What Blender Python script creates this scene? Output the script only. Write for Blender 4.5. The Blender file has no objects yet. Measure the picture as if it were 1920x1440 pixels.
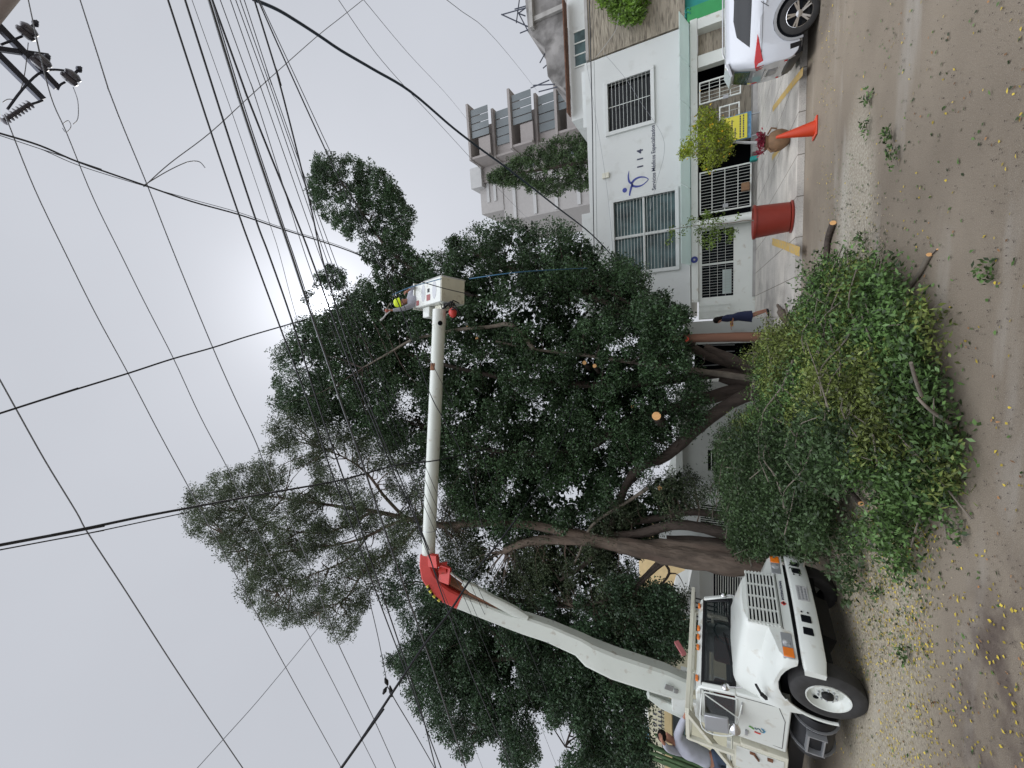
import bpy, math, random
import numpy as np
from mathutils import Vector, Matrix, noise

# ------------------------------------------------------------------ camera, world, sun
PITCH, YAW, FPX, H = math.radians(26.9), math.radians(8.0), 750.0, 1.9
Fh = np.array([-math.sin(YAW), math.cos(YAW), 0.0]); R_ = np.array([math.cos(YAW), math.sin(YAW), 0.0]); Z_ = np.array([0, 0, 1.0])
F_ = Fh*math.cos(PITCH)+Z_*math.sin(PITCH); U_ = -Fh*math.sin(PITCH)+Z_*math.cos(PITCH); C_ = np.array([0, 0, H])
def ray(X, Y): return F_*FPX+R_*(720-Y)+U_*(960-X)
def G(X, Y, z=0.0): d = ray(X, Y); return C_+d*((z-H)/d[2])       # where a pixel's sight line meets height z
def W(X, Y, y): d = ray(X, Y); return C_+d*(y/d[1])               # ... meets the plane y
def D(X, Y, k): d = ray(X, Y); return C_+d*(k/(d@Fh))             # ... at horizontal depth k
def proj(P):                                                      # world -> photo pixel, arrays
    d = P-C_; z = d@F_; return 960-FPX*(d@U_)/z, 720-FPX*(d@R_)/z

sc = bpy.context.scene
col = sc.collection
cd = bpy.data.cameras.new("camera"); cam = bpy.data.objects.new("camera", cd); col.objects.link(cam)
M = Matrix.Identity(4)
for i in range(3):
    M[i][0] = -U_[i]; M[i][1] = R_[i]; M[i][2] = -F_[i]
M[2][3] = H
cam.matrix_world = M
cd.sensor_width = 36; cd.lens = FPX/1920*36; cd.clip_end = 2000; cd.clip_start = 0.05
sc.camera = cam
sc.view_settings.view_transform = 'Standard'; sc.view_settings.look = 'None'
sc.view_settings.exposure = 0.0; sc.view_settings.gamma = 1.0; sc.view_settings.use_curve_mapping = False

SUN = ray(606, 571); SUN = SUN/np.linalg.norm(SUN)
s_el = math.asin(SUN[2]); s_rot = math.atan2(SUN[0], SUN[1])
wd = bpy.data.worlds.new("World"); sc.world = wd; wd.use_nodes = True
nt = wd.node_tree; nt.nodes.clear()
def N(t, **k):
    n = nt.nodes.new(t)
    for a, b in k.items(): setattr(n, a, b)
    return n
out = N('ShaderNodeOutputWorld'); bg = N('ShaderNodeBackground'); nt.links.new(bg.outputs[0], out.inputs[0])
sky = N('ShaderNodeTexSky'); sky.sky_type = 'NISHITA'; sky.sun_disc = False
sky.sun_elevation = s_el; sky.sun_rotation = s_rot
tc = N('ShaderNodeTexCoord')
def mth(op, a, b=None, c=None):
    n = N('ShaderNodeMath', operation=op)
    for i, v in enumerate((a, b, c)):
        if v is None: continue
        if isinstance(v, (int, float)): n.inputs[i].default_value = v
        else: nt.links.new(v, n.inputs[i])
    return n.outputs[0]
def dotv(v):
    n = N('ShaderNodeVectorMath', operation='DOT_PRODUCT'); nt.links.new(tc.outputs['Generated'], n.inputs[0]); n.inputs[1].default_value = tuple(v); return n.outputs['Value']
no = N('ShaderNodeTexNoise'); no.inputs['Scale'].default_value = 1.6; no.inputs['Detail'].default_value = 4; no.inputs['Roughness'].default_value = .5
nt.links.new(tc.outputs['Generated'], no.inputs['Vector'])
ds = mth('MAXIMUM', dotv(SUN), 0.0)
glow = mth('ADD', mth('MULTIPLY', mth('POWER', ds, 9.0), 0.20), mth('ADD', mth('MULTIPLY', mth('POWER', ds, 110.0), 0.75), mth('MULTIPLY', mth('POWER', ds, 2200.0), 7.0)))
bk_d = -Fh*.60+Z_*.80
back = mth('ADD', mth('MULTIPLY', mth('MAXIMUM', dotv(-Fh), 0.0), 0.6), mth('MULTIPLY', mth('MINIMUM', mth('MAXIMUM', mth('MULTIPLY_ADD', dotv(bk_d), 4.0, -2.95), 0.0), 1.0), 4.7))   # added brightness behind and above the camera, fill light for walls and ground
lum = mth('ADD', mth('ADD', mth('MULTIPLY_ADD', no.outputs['Fac'], 0.22, 0.88), glow), back)
cm = N('ShaderNodeMix', data_type='RGBA'); cm.blend_type = 'MULTIPLY'; cm.inputs[0].default_value = 1.0
cm.inputs[6].default_value = (0.565, 0.585, 0.635, 1); nt.links.new(lum, cm.inputs[7])
sk = N('ShaderNodeMix', data_type='RGBA'); sk.blend_type = 'MULTIPLY'; sk.inputs[0].default_value = 1.0
nt.links.new(sky.outputs[0], sk.inputs[6]); sk.inputs[7].default_value = (0.004, 0.004, 0.004, 1)
ad = N('ShaderNodeMix', data_type='RGBA'); ad.blend_type = 'ADD'; ad.inputs[0].default_value = 1.0
nt.links.new(cm.outputs[2], ad.inputs[6]); nt.links.new(sk.outputs[2], ad.inputs[7]); nt.links.new(ad.outputs[2], bg.inputs[0])
bg.inputs[1].default_value = 1.0

sl = bpy.data.lights.new("sun", 'SUN'); so = bpy.data.objects.new("sun", sl); col.objects.link(so)
sl.energy = 1.0; sl.angle = math.radians(14); sl.color = (1, .96, .9)
so.rotation_euler = Vector(tuple(SUN)).to_track_quat('Z', 'Y').to_euler()

# ------------------------------------------------------------------ materials
def mat(name, colr, rough=.6, metal=0.0, var=0.0, vscale=3.0, bump=0.0, bscale=40.0, dirt=None, dscale=1.5, dth=.55, island=0.0, transl=0.0, spec=.5, stretch=(1, 1, 1), glass=False, coat=0.0):
    m = bpy.data.materials.new(name); m.use_nodes = True
    t = m.node_tree; b = t.nodes['Principled BSDF']; L = t.links.new
    b.inputs['Roughness'].default_value = rough; b.inputs['Metallic'].default_value = metal
    b.inputs['Specular IOR Level'].default_value = spec; b.inputs['Coat Weight'].default_value = coat
    c4 = (*colr, 1); src = None
    tcn = t.nodes.new('ShaderNodeTexCoord'); mp = t.nodes.new('ShaderNodeMapping'); mp.inputs['Scale'].default_value = stretch
    L(tcn.outputs['Object'], mp.inputs[0])
    def noi(s, d=5):
        n = t.nodes.new('ShaderNodeTexNoise'); n.inputs['Scale'].default_value = s; n.inputs['Detail'].default_value = d
        L(mp.outputs[0], n.inputs['Vector']); return n
    rgb = t.nodes.new('ShaderNodeRGB'); rgb.outputs[0].default_value = c4; src = rgb.outputs[0]
    def hsv(fac, amt, src):
        r = t.nodes.new('ShaderNodeMapRange'); r.inputs[1].default_value = .25; r.inputs[2].default_value = .75
        r.inputs[3].default_value = 1-amt; r.inputs[4].default_value = 1+amt; L(fac, r.inputs[0])
        h = t.nodes.new('ShaderNodeHueSaturation'); L(src, h.inputs['Color']); L(r.outputs[0], h.inputs['Value']); return h.outputs[0]
    if var: src = hsv(noi(vscale).outputs['Fac'], var, src)
    if island:
        g = t.nodes.new('ShaderNodeNewGeometry'); src = hsv(g.outputs['Random Per Island'], island, src)
    if dirt:
        n = noi(dscale, 8); r = t.nodes.new('ShaderNodeMapRange'); r.inputs[1].default_value = dth; r.inputs[2].default_value = dth+.15; r.inputs[4].default_value = .8
        L(n.outputs['Fac'], r.inputs[0]); mx = t.nodes.new('ShaderNodeMix'); mx.data_type = 'RGBA'
        L(r.outputs[0], mx.inputs[0]); L(src, mx.inputs[6]); mx.inputs[7].default_value = (*dirt, 1); src = mx.outputs[2]
    L(src, b.inputs['Base Color'])
    if bump:
        bn = t.nodes.new('ShaderNodeBump'); bn.inputs['Strength'].default_value = bump; bn.inputs['Distance'].default_value = .02 if bump < .75 else .07
        L(noi(bscale).outputs['Fac'], bn.inputs['Height']); L(bn.outputs[0], b.inputs['Normal'])
    if transl:
        tr = t.nodes.new('ShaderNodeBsdfTranslucent'); L(src, tr.inputs[0]); ms = t.nodes.new('ShaderNodeMixShader'); ms.inputs[0].default_value = transl
        L(b.outputs[0], ms.inputs[1]); L(tr.outputs[0], ms.inputs[2]); L(ms.outputs[0], t.nodes['Material Output'].inputs[0])
    return m
WHITE = mat('white_paint', (.64, .665, .62), .35, var=.05, vscale=1.2, dirt=(.40, .35, .26), dscale=4.5, dth=.60, coat=.3)
WHITE2 = mat('boom_paint', (.62, .655, .60), .4, var=.05, vscale=2, dirt=(.36, .31, .24), dscale=6, dth=.61)
CREAM = mat('cream_paint', (.62, .61, .50), .55, var=.08, dirt=(.25, .19, .12), dscale=5, dth=.6)
CARW = mat('car_paint', (.56, .58, .61), .2, coat=.8)
BLACK = mat('black_plastic', (.009, .009, .010), .45, spec=.3)
VOID = mat('dark_opening', (.006, .007, .009), .8, spec=.1)
RUBBER = mat('rubber', (.028, .027, .026), .8, var=.3, vscale=8, bump=.3, bscale=60)
GLASS = mat('dark_glass', (.006, .008, .009), .06, spec=.35)
AGLASS = mat('auto_glass', (.012, .018, .018), .04, spec=.6); AGLASS.node_tree.nodes['Principled BSDF'].inputs['Alpha'].default_value = .5
WGLASS = mat('window_glass', (.055, .095, .095), .1, spec=.35, var=.7, vscale=1.3)
CHROME = mat('chrome', (.7, .7, .7), .12, 1.0)
GREYM = mat('grey_metal', (.38, .39, .40), .4, .6)
STEELD = mat('dark_steel', (.05, .055, .075), .5, .5)
RED = mat('red_paint', (.55, .05, .04), .45, var=.15, dirt=(.2, .06, .04), dscale=6, dth=.62)
PINK = mat('faded_red', (.32, .10, .10), .6)
RUST = mat('rust', (.16, .07, .035), .9, var=.4, vscale=12, bump=.3)
ORANGE = mat('orange_plastic', (.55, .045, .008), .5, var=.1, dirt=(.35, .1, .05), dscale=7, dth=.62)
AMBER = mat('amber_lens', (.75, .19, .015), .15, coat=.5)
REDL = mat('red_lens', (.5, .01, .012), .12, coat=.6)
LENS = mat('clear_lens', (.55, .56, .57), .08, .4, var=.5, vscale=30)
TERRA = mat('terracotta_plastic', (.20, .022, .012), .45, var=.08, vscale=4)
CLAY = mat('clay', (.20, .115, .06), .8, var=.25, vscale=8)
CONC = mat('concrete', (.36, .35, .33), .9, var=.18, vscale=1.5, bump=.3, bscale=30, dirt=(.2, .19, .17), dscale=.8, dth=.55)
RAWC = mat('raw_concrete', (.24, .23, .22), .95, var=.4, vscale=.6, dirt=(.08, .075, .07), dscale=.7, dth=.47)
WALLW = mat('white_wall', (.58, .60, .58), .85, var=.04, vscale=.6, dirt=(.47, .48, .45), dscale=1.6, dth=.60)
WALLG = mat('pale_grey_wall', (.50, .52, .49), .9, var=.08, vscale=.8, dirt=(.34, .34, .31), dscale=1.0, dth=.6)
TEALP = mat('teal_glass', (.74, .82, .79), .4, var=.04, vscale=.8, transl=.62)
TEAL = mat('teal_wall', (.01, .24, .21), .6, var=.1); GREENP = mat('green_wall', (.03, .27, .08), .6, var=.1)
YELW = mat('yellow_wall', (.62, .47, .25), .85, var=.1); BEIGE = mat('beige_wall', (.50, .48, .35), .85, var=.08)
PEACH = mat('peach_wall', (.62, .45, .30), .85, var=.1)
MARB = mat('cornice', (.42, .33, .17), .8, var=.1)
TOWER = mat('tower_wall', (.30, .275, .26), .9, var=.05); TOWERM = mat('tower_mid', (.36, .345, .33), .9, var=.05); TOWERL = mat('tower_light', (.44, .44, .43), .85, var=.05); TGL = mat('tower_glass', (.12, .14, .145), .12, spec=.5, var=.2, vscale=.3)
BLUEP = mat('sign_blue', (.035, .05, .25), .6); BLKP = mat('sign_text', (.03, .035, .07), .6); YELS = mat('sign_yellow', (.58, .52, .05), .5)
BLUES = mat('sign_skirt', (.10, .22, .35), .6, var=.4, vscale=10)
YLINE = mat('yellow_line', (.50, .33, .08), .8, dirt=(.3, .28, .24), dscale=9, dth=.5)
BARK = mat('bark', (.075, .057, .046), .95, var=.35, vscale=5, bump=.8, bscale=18, stretch=(1, 1, .25))
BARKR = mat('bark_reddish', (.125, .095, .072), .95, var=.6, vscale=5, bump=1.0, bscale=11, stretch=(1, 1, .25), dirt=(.09, .06, .045), dscale=2.5, dth=.47)
CUTW = mat('cut_wood', (.72, .40, .16), .8, var=.1, vscale=20)
POLEW = mat('pole_wood', (.12, .055, .032), .85, var=.45, vscale=6, bump=.4, bscale=30, stretch=(1, 1, .08))
POLEC = mat('pole_concrete', (.22, .17, .14), .9, var=.1)
LIMB = mat('pale_bark', (.17, .145, .115), .9, var=.3, vscale=6, bump=.5, bscale=20)
CABLE = mat('cable_black', (.014, .016, .021), .5); CABLES = mat('cable_silver', (.10, .105, .11), .35, .6); CABLEB = mat('cable_blue_black', (.02, .035, .055), .45); WIREG = mat('wire_grey', (.22, .23, .25), .45, .5); CABLEU = mat('rope_blue', (.03, .12, .22), .6)
PORC = mat('insulator', (.09, .085, .10), .25)
SKIN = mat('skin', (.36, .17, .11), .55); HAIR = mat('hair', (.010, .007, .006), .7, var=.3, vscale=30, spec=.15)
NAVY = mat('navy_cloth', (.012, .018, .055), .85, bump=.2, bscale=30); SHIRT = mat('grey_shirt', (.36, .37, .42), .85, var=.1, vscale=6, bump=.5, bscale=9); JEANS = mat('jeans', (.05, .07, .11), .85, var=.25, vscale=9, bump=.3, bscale=14)
HIVIS = mat('hivis', (.68, .85, .02), .4); GLOVE = mat('glove', (.35, .10, .07), .7); SEATR = mat('seat_red', (.33, .05, .03), .8)
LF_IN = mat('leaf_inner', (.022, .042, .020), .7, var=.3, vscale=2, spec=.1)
def leafm(n, c, tr=.35, isl=.45, rough=.45): return mat(n, c, rough, var=.55, vscale=.9, island=isl, transl=tr, spec=.4)
LF_A = leafm('leaf_ficus', (.043, .082, .034), .2); LF_B = leafm('leaf_feathery', (.065, .088, .045), .3); LF_C = leafm('leaf_left', (.040, .076, .036), .2)
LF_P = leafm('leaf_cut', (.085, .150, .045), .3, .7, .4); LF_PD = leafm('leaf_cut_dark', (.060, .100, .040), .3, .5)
LF_Y = leafm('leaf_lime', (.24, .30, .03), .4); LF_V = leafm('leaf_thin', (.12, .19, .03), .4); LF_BR = leafm('leaf_bush', (.13, .23, .03), .35); LF_CON = leafm('leaf_conifer', (.05, .085, .03), .25)
LF_RED = leafm('leaf_red', (.22, .02, .04), .2)
CACT = mat('cactus_green', (.05, .10, .035), .7, var=.3, vscale=5)

# ------------------------------------------------------------------ mesh helpers
class MB:
    def __init__(s): s.v = []; s.f = []; s.mi = []; s.mats = []
    def m(s, mt):
        if mt not in s.mats: s.mats.append(mt)
        return s.mats.index(mt)
    def add(s, v, f, mt=None):
        o = len(s.v); s.v += [tuple(float(q) for q in p) for p in v]
        for q in f: s.f.append(tuple(i+o for i in q)); s.mi.append(0 if mt is None else s.m(mt))
        return s
    def box(s, x0, x1, y0, y1, z0, z1, mt=None):
        v = [(x, y, z) for z in (z0, z1) for y in (y0, y1) for x in (x0, x1)]
        return s.add(v, [(0, 2, 3, 1), (4, 5, 7, 6), (0, 1, 5, 4), (2, 6, 7, 3), (0, 4, 6, 2), (1, 3, 7, 5)], mt)
    def hexa(s, a, b, mt=None):       # a, b: two quads facing one another
        return s.add(list(a)+list(b), [(3, 2, 1, 0), (4, 5, 6, 7), (0, 1, 5, 4), (1, 2, 6, 5), (2, 3, 7, 6), (3, 0, 4, 7)], mt)
    def bar(s, p, q, w, h=None, up=(0, 0, 1), mt=None):
        p = Vector(p); q = Vector(q); h = h or w; d = (q-p).normalized(); sd = d.cross(Vector(up))
        if sd.length < 1e-4: sd = d.cross(Vector((1, 0, 0)))
        sd.normalize(); u = sd.cross(d); sd *= w/2; u *= h/2
        return s.hexa([p-sd-u, p+sd-u, p+sd+u, p-sd+u], [q-sd-u, q+sd-u, q+sd+u, q-sd+u], mt)
    def tube(s, pts, r, n=8, mt=None, caps=True, rough=0.0):
        pts = [Vector(tuple(p)) for p in pts]
        rs = r if isinstance(r, (list, tuple)) else [r]*len(pts)
        v = []; f = []; prev = None
        for i, p in enumerate(pts):
            d = (pts[min(i+1, len(pts)-1)]-pts[max(i-1, 0)]).normalized()
            a = prev if prev is not None else (Vector((0, 0, 1)) if abs(d.z) < .9 else Vector((1, 0, 0)))
            a = (a-d*a.dot(d)).normalized(); prev = a; b = d.cross(a)
            for k in range(n):
                t = 2*math.pi*k/n; rr = rs[i]*(1+rough*(noise.noise(p*2.2+Vector((k*1.7, 0, 0)))))
                v.append(p+(a*math.cos(t)+b*math.sin(t))*rr)
        for i in range(len(pts)-1):
            for k in range(n):
                k2 = (k+1) % n; f.append((i*n+k, i*n+k2, (i+1)*n+k2, (i+1)*n+k))
        if caps: f.append(tuple(range(n-1, -1, -1))); f.append(tuple((len(pts)-1)*n+k for k in range(n)))
        return s.add(v, f, mt)
    def lathe(s, prof, c=(0, 0, 0), ax=(0, 0, 1), n=24, mt=None, caps=True):     # prof: (radius, offset along ax)
        ax = Vector(ax).normalized(); a = ax.orthogonal().normalized(); b = ax.cross(a); c = Vector(tuple(c)); v = []; f = []
        for r, h in prof:
            for k in range(n):
                t = 2*math.pi*k/n; v.append(c+ax*h+(a*math.cos(t)+b*math.sin(t))*max(r, 1e-4))
        for i in range(len(prof)-1):
            for k in range(n): k2 = (k+1) % n; f.append((i*n+k, i*n+k2, (i+1)*n+k2, (i+1)*n+k))
        if caps: f.append(tuple(range(n-1, -1, -1))); f.append(tuple((len(prof)-1)*n+k for k in range(n)))
        return s.add(v, f, mt)
    def prism(s, poly, axis, a, b, mt=None):    # poly in the two other axes, extruded a..b along axis
        def P(p, t):
            q = list(p); q.insert('xyz'.index(axis), t); return tuple(q)
        n = len(poly); v = [P(p, a) for p in poly]+[P(p, b) for p in poly]
        f = [tuple(range(n)), tuple(range(2*n-1, n-1, -1))]+[(i, i+n, (i+1) % n+n, (i+1) % n) for i in range(n)]
        return s.add(v, f, mt)
    def loft(s, rings, mt=None, closed=True, caps=True):
        n = len(rings[0]); v = [p for r in rings for p in r]; f = []
        for i in range(len(rings)-1):
            for k in range(n if closed else n-1): k2 = (k+1) % n; f.append((i*n+k, i*n+k2, (i+1)*n+k2, (i+1)*n+k))
        if caps: f.append(tuple(range(n-1, -1, -1))); f.append(tuple((len(rings)-1)*n+k for k in range(n)))
        return s.add(v, f, mt)
    def sphere(s, c, r, n=12, mt=None, sq=(1, 1, 1)):
        v = []; f = []; m_ = n//2
        for i in range(m_+1):
            a = math.pi*i/m_
            for k in range(n): t = 2*math.pi*k/n; v.append((c[0]+r*sq[0]*math.sin(a)*math.cos(t), c[1]+r*sq[1]*math.sin(a)*math.sin(t), c[2]+r*sq[2]*math.cos(a)))
        for i in range(m_):
            for k in range(n): k2 = (k+1) % n; f.append((i*n+k, (i+1)*n+k, (i+1)*n+k2, i*n+k2))
        return s.add(v, f, mt)

def put(name, mb, mt, parent=None, M=None, smooth=True, bevel=0.0, ang=35, label=None):
    """one mesh object; M (4x4) maps the builder's coordinates to the parent's"""
    me = bpy.data.meshes.new(name)
    vs = mb.v if M is None else [tuple(M @ Vector(p)) for p in mb.v]
    me.from_pydata(vs, [], mb.f); me.validate()
    mts = mb.mats or [mt]
    if mb.mats and mt is not None and mt not in mts: mts = mts
    for x in mts: me.materials.append(x)
    if len(mts) > 1 and len(me.polygons) == len(mb.mi): me.polygons.foreach_set('material_index', mb.mi)
    if smooth:
        me.polygons.foreach_set('use_smooth', [True]*len(me.polygons)); me.set_sharp_from_angle(angle=math.radians(ang))
    me.update()
    o = bpy.data.objects.new(name, me); col.objects.link(o)
    if parent: o.parent = parent
    if bevel:
        b = o.modifiers.new('bevel', 'BEVEL'); b.width = bevel; b.segments = 2; b.limit_method = 'ANGLE'; b.angle_limit = math.radians(40)
    if label: o['label'] = label
    return o
def tag(o, label=None, cat=None, group=None, kind=None):
    if label: o['label'] = label
    if cat: o['category'] = cat
    if group: o['group'] = group
    if kind: o['kind'] = kind
    return o
def thing(name, label, cat, loc=(0, 0, 0), rz=0.0, group=None):
    o = bpy.data.objects.new(name, None); col.objects.link(o); o.location = tuple(float(q) for q in loc); o.rotation_euler = (0, 0, rz); o.empty_display_size = .2
    return tag(o, label, cat, group)
def inv(o): return (Matrix.Translation(o.location) @ o.rotation_euler.to_matrix().to_4x4()).inverted()
def text(s, size, mt, parent, M, name='lettering', depth=.004, align='LEFT', bold=0.0, spacing=1.0):
    cu = bpy.data.curves.new(name, 'FONT'); cu.body = s; cu.size = size; cu.extrude = depth; cu.align_x = align; cu.offset = bold; cu.space_character = spacing
    t = bpy.data.objects.new(name, cu); col.objects.link(t); bpy.context.view_layer.update()
    me = bpy.data.meshes.new_from_object(t.evaluated_get(bpy.context.evaluated_depsgraph_get()))
    bpy.data.objects.remove(t); me.name = name; me.transform(M); me.materials.clear(); me.materials.append(mt)
    o = bpy.data.objects.new(name, me); col.objects.link(o); o.parent = parent; return o
def npmesh(name, V, Q, mt, parent=None, M=None):
    if M is not None:
        A = np.array(M); V = V@A[:3, :3].T+A[:3, 3]
    me = bpy.data.meshes.new(name); n = len(Q)
    me.vertices.add(len(V)); me.vertices.foreach_set('co', V.astype(np.float32).ravel())
    me.loops.add(n*4); me.loops.foreach_set('vertex_index', Q.astype(np.int32).ravel())
    me.polygons.add(n); me.polygons.foreach_set('loop_start', np.arange(0, n*4, 4, dtype=np.int32))
    me.update(calc_edges=True); me.materials.append(mt)
    o = bpy.data.objects.new(name, me); col.objects.link(o)
    if parent: o.parent = parent
    return o
rg = np.random.default_rng(7)
def leafcloud(c, L, Wd, droop=.3, flat=0.0):
    """one leaf (a folded rhombus) at each point of c"""
    n = len(c); d = rg.normal(size=(n, 3)); d[:, 2] -= droop*1.5; d[:, 2] *= (1-flat); d /= np.linalg.norm(d, axis=1, keepdims=True)+1e-9
    a = rg.normal(size=(n, 3)); a[:, 2] += flat*6; s = np.cross(d, a); s /= np.linalg.norm(s, axis=1, keepdims=True)+1e-9; nn = np.cross(s, d)
    l = (L*rg.uniform(.65, 1.25, n))[:, None]; w = (Wd*rg.uniform(.7, 1.2, n))[:, None]
    V = np.stack([c, c+d*l*.45+s*w*.5+nn*w*.12, c+d*l, c+d*l*.45-s*w*.5+nn*w*.12], 1).reshape(-1, 3)
    return V, np.arange(4*n).reshape(n, 4)
def shrink(poly, k=.93):
    c = np.mean(np.array(poly, float), 0); return [tuple(c+(np.array(p)-c)*k) for p in poly]
def inpoly(X, Y, poly):
    poly = np.array(poly, float); ins = np.zeros(len(X), bool); j = len(poly)-1
    for i in range(len(poly)):
        a = (poly[i, 1] > Y) != (poly[j, 1] > Y)
        with np.errstate(divide='ignore', invalid='ignore'):
            xs = (poly[j, 0]-poly[i, 0])*(Y-poly[i, 1])/(poly[j, 1]-poly[i, 1])+poly[i, 0]
        ins ^= a & (X < xs); j = i
    return ins
def clumps(poly, depth, thick, n, fr=.8, th=-.12, gaps=()):
    """clump centres through the volume of a crown whose outline is poly"""
    poly = np.array(poly, float); outp = []
    while len(outp) < n:
        X = rg.uniform(poly[:, 0].min(), poly[:, 0].max(), n); Y = rg.uniform(poly[:, 1].min(), poly[:, 1].max(), n)
        k = inpoly(X, Y, poly)
        for x, y in zip(X[k], Y[k]):
            q = D(x, y, depth(x, y)+rg.uniform(-thick, thick))
            if noise.noise(Vector(tuple(q*fr))) < th: continue
            if any((x-gx)**2+(y-gy)**2 < gr*gr for gx, gy, gr in gaps): continue
            outp.append(q)
    return np.array(outp[:n])
def scatter(c, per, rad, squash=.8):
    k = len(c); p = np.repeat(c, per, 0); o = rg.normal(size=(k*per, 3)); o /= np.linalg.norm(o, axis=1, keepdims=True)
    r = np.repeat(rg.uniform(.6, 1.3, k), per)*rad*rg.uniform(.25, 1, k*per)**.6
    o *= r[:, None]; o[:, 2] *= squash; return p+o
def crown(name, groups, mt, parent, M, L=.09, Wd=.05, droop=.3):
    Vs = []; Qs = []; o = 0
    for c, per, rad in groups:
        V, Q = leafcloud(scatter(c, per, rad), L, Wd, droop); Vs.append(V); Qs.append(Q+o); o += len(V)
    return npmesh(name, np.concatenate(Vs), np.concatenate(Qs), mt, parent, M)
def smoothpath(pts, k=4):
    P = [Vector(tuple(p)) for p in pts]; P = [P[0]]+P+[P[-1]]; o = []
    for i in range(1, len(P)-2):
        for j in range(k):
            t = j/k; a, b, c, d = P[i-1], P[i], P[i+1], P[i+2]
            o.append(.5*((2*b)+(c-a)*t+(2*a-5*b+4*c-d)*t*t+(3*b-a-3*c+d)*t**3))
    o.append(P[-2]); return o
def lerp(a, b, t): return a+(b-a)*t
def radii(r0, r1, n): return [lerp(r0, r1, i/(n-1)) for i in range(n)]

# ------------------------------------------------------------------ ground, road, pavement
def struct(name, mb, m, **k): o = put(name, mb, m, **k); o['kind'] = 'structure'; return o
def groundmat():
    m = bpy.data.materials.new('asphalt'); m.use_nodes = True; t = m.node_tree; b = t.nodes['Principled BSDF']; L = t.links.new
    b.inputs['Roughness'].default_value = .9; tc_ = t.nodes.new('ShaderNodeTexCoord')
    def noi(s, d=6, st=(1, 1, 1), ro=.55):
        mp = t.nodes.new('ShaderNodeMapping'); mp.inputs['Scale'].default_value = st; L(tc_.outputs['Object'], mp.inputs[0])
        n = t.nodes.new('ShaderNodeTexNoise'); n.inputs['Scale'].default_value = s; n.inputs['Detail'].default_value = d; n.inputs['Roughness'].default_value = ro; L(mp.outputs[0], n.inputs['Vector']); return n.outputs['Fac']
    def rng(f, a, b_, c=0, d=1):
        r = t.nodes.new('ShaderNodeMapRange'); r.inputs[1].default_value = a; r.inputs[2].default_value = b_; r.inputs[3].default_value = c; r.inputs[4].default_value = d; L(f, r.inputs[0]); return r.outputs[0]
    def mix(f, a, c):
        x = t.nodes.new('ShaderNodeMix'); x.data_type = 'RGBA'
        if isinstance(f, float): x.inputs[0].default_value = f
        else: L(f, x.inputs[0])
        if isinstance(a, tuple): x.inputs[6].default_value = (*a, 1)
        else: L(a, x.inputs[6])
        if isinstance(c, tuple): x.inputs[7].default_value = (*c, 1)
        else: L(c, x.inputs[7])
        return x.outputs[2]
    def mul(a, b_):
        x = t.nodes.new('ShaderNodeMath'); x.operation = 'MULTIPLY'; L(a, x.inputs[0])
        if isinstance(b_, float): x.inputs[1].default_value = b_
        else: L(b_, x.inputs[1])
        return x.outputs[0]
    base = mix(rng(noi(.55), .35, .65), (.180, .145, .106), (.248, .205, .153))
    base = mix(rng(noi(.9, 5, (.25, 1, 1)), .55, .72), base, (.34, .315, .275))          # worn lanes along the street
    base = mix(rng(noi(130, 2), .56, .72, 0, .55), base, (.42, .39, .34))               # light aggregate
    base = mix(rng(noi(95, 2), .58, .75, 0, .6), base, (.06, .05, .045))
    def spot(cx, cy, rx, ry):
        mp = t.nodes.new('ShaderNodeMapping'); mp.inputs['Location'].default_value = (-cx/rx, -cy/ry, 0); mp.inputs['Scale'].default_value = (1/rx, 1/ry, 1); L(tc_.outputs['Object'], mp.inputs[0])
        g = t.nodes.new('ShaderNodeTexGradient'); g.gradient_type = 'SPHERICAL'; L(mp.outputs[0], g.inputs[0]); return g.outputs['Fac']
    saw = rng(spot(*SAW1), 0, .35); saw2 = rng(spot(*SAW2), 0, .4); oil = rng(spot(*OIL), 0, .5)
    nz = noi(26, 8, (1, 1, 1), .75)
    base = mix(mul(saw, rng(nz, .42, .62, .15, .85)), base, (.52, .47, .35))                      # sawdust
    base = mix(mul(saw2, rng(nz, .42, .62, .1, .8)), base, (.56, .52, .42))
    base = mix(mul(oil, rng(noi(2.3), .42, .6, 0, .8)), base, (.075, .052, .042))        # oil stain
    L(base, b.inputs['Base Color'])
    bn = t.nodes.new('ShaderNodeBump'); bn.inputs['Strength'].default_value = .5; bn.inputs['Distance'].default_value = .012; L(noi(110, 3), bn.inputs['Height']); L(bn.outputs[0], b.inputs['Normal'])
    return m
s1 = G(1620, 1050); s2 = G(1605, 470); s3 = G(1890, 1230)
SAW1 = (s1[0]-.8, s1[1]-.1, 3.6, 2.3); SAW2 = (s2[0]+.3, s2[1]+.2, 2.2, 1.1); OIL = (s3[0]-.6, s3[1], 1.6, .7)
ASPH = groundmat()
struct('ground', MB().box(-400, 400, -60, 500, -.6, -.03), CONC, smooth=False)
struct('road', MB().box(-120, 120, -14, 12.25, -.3, 0), ASPH, smooth=False)
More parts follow.
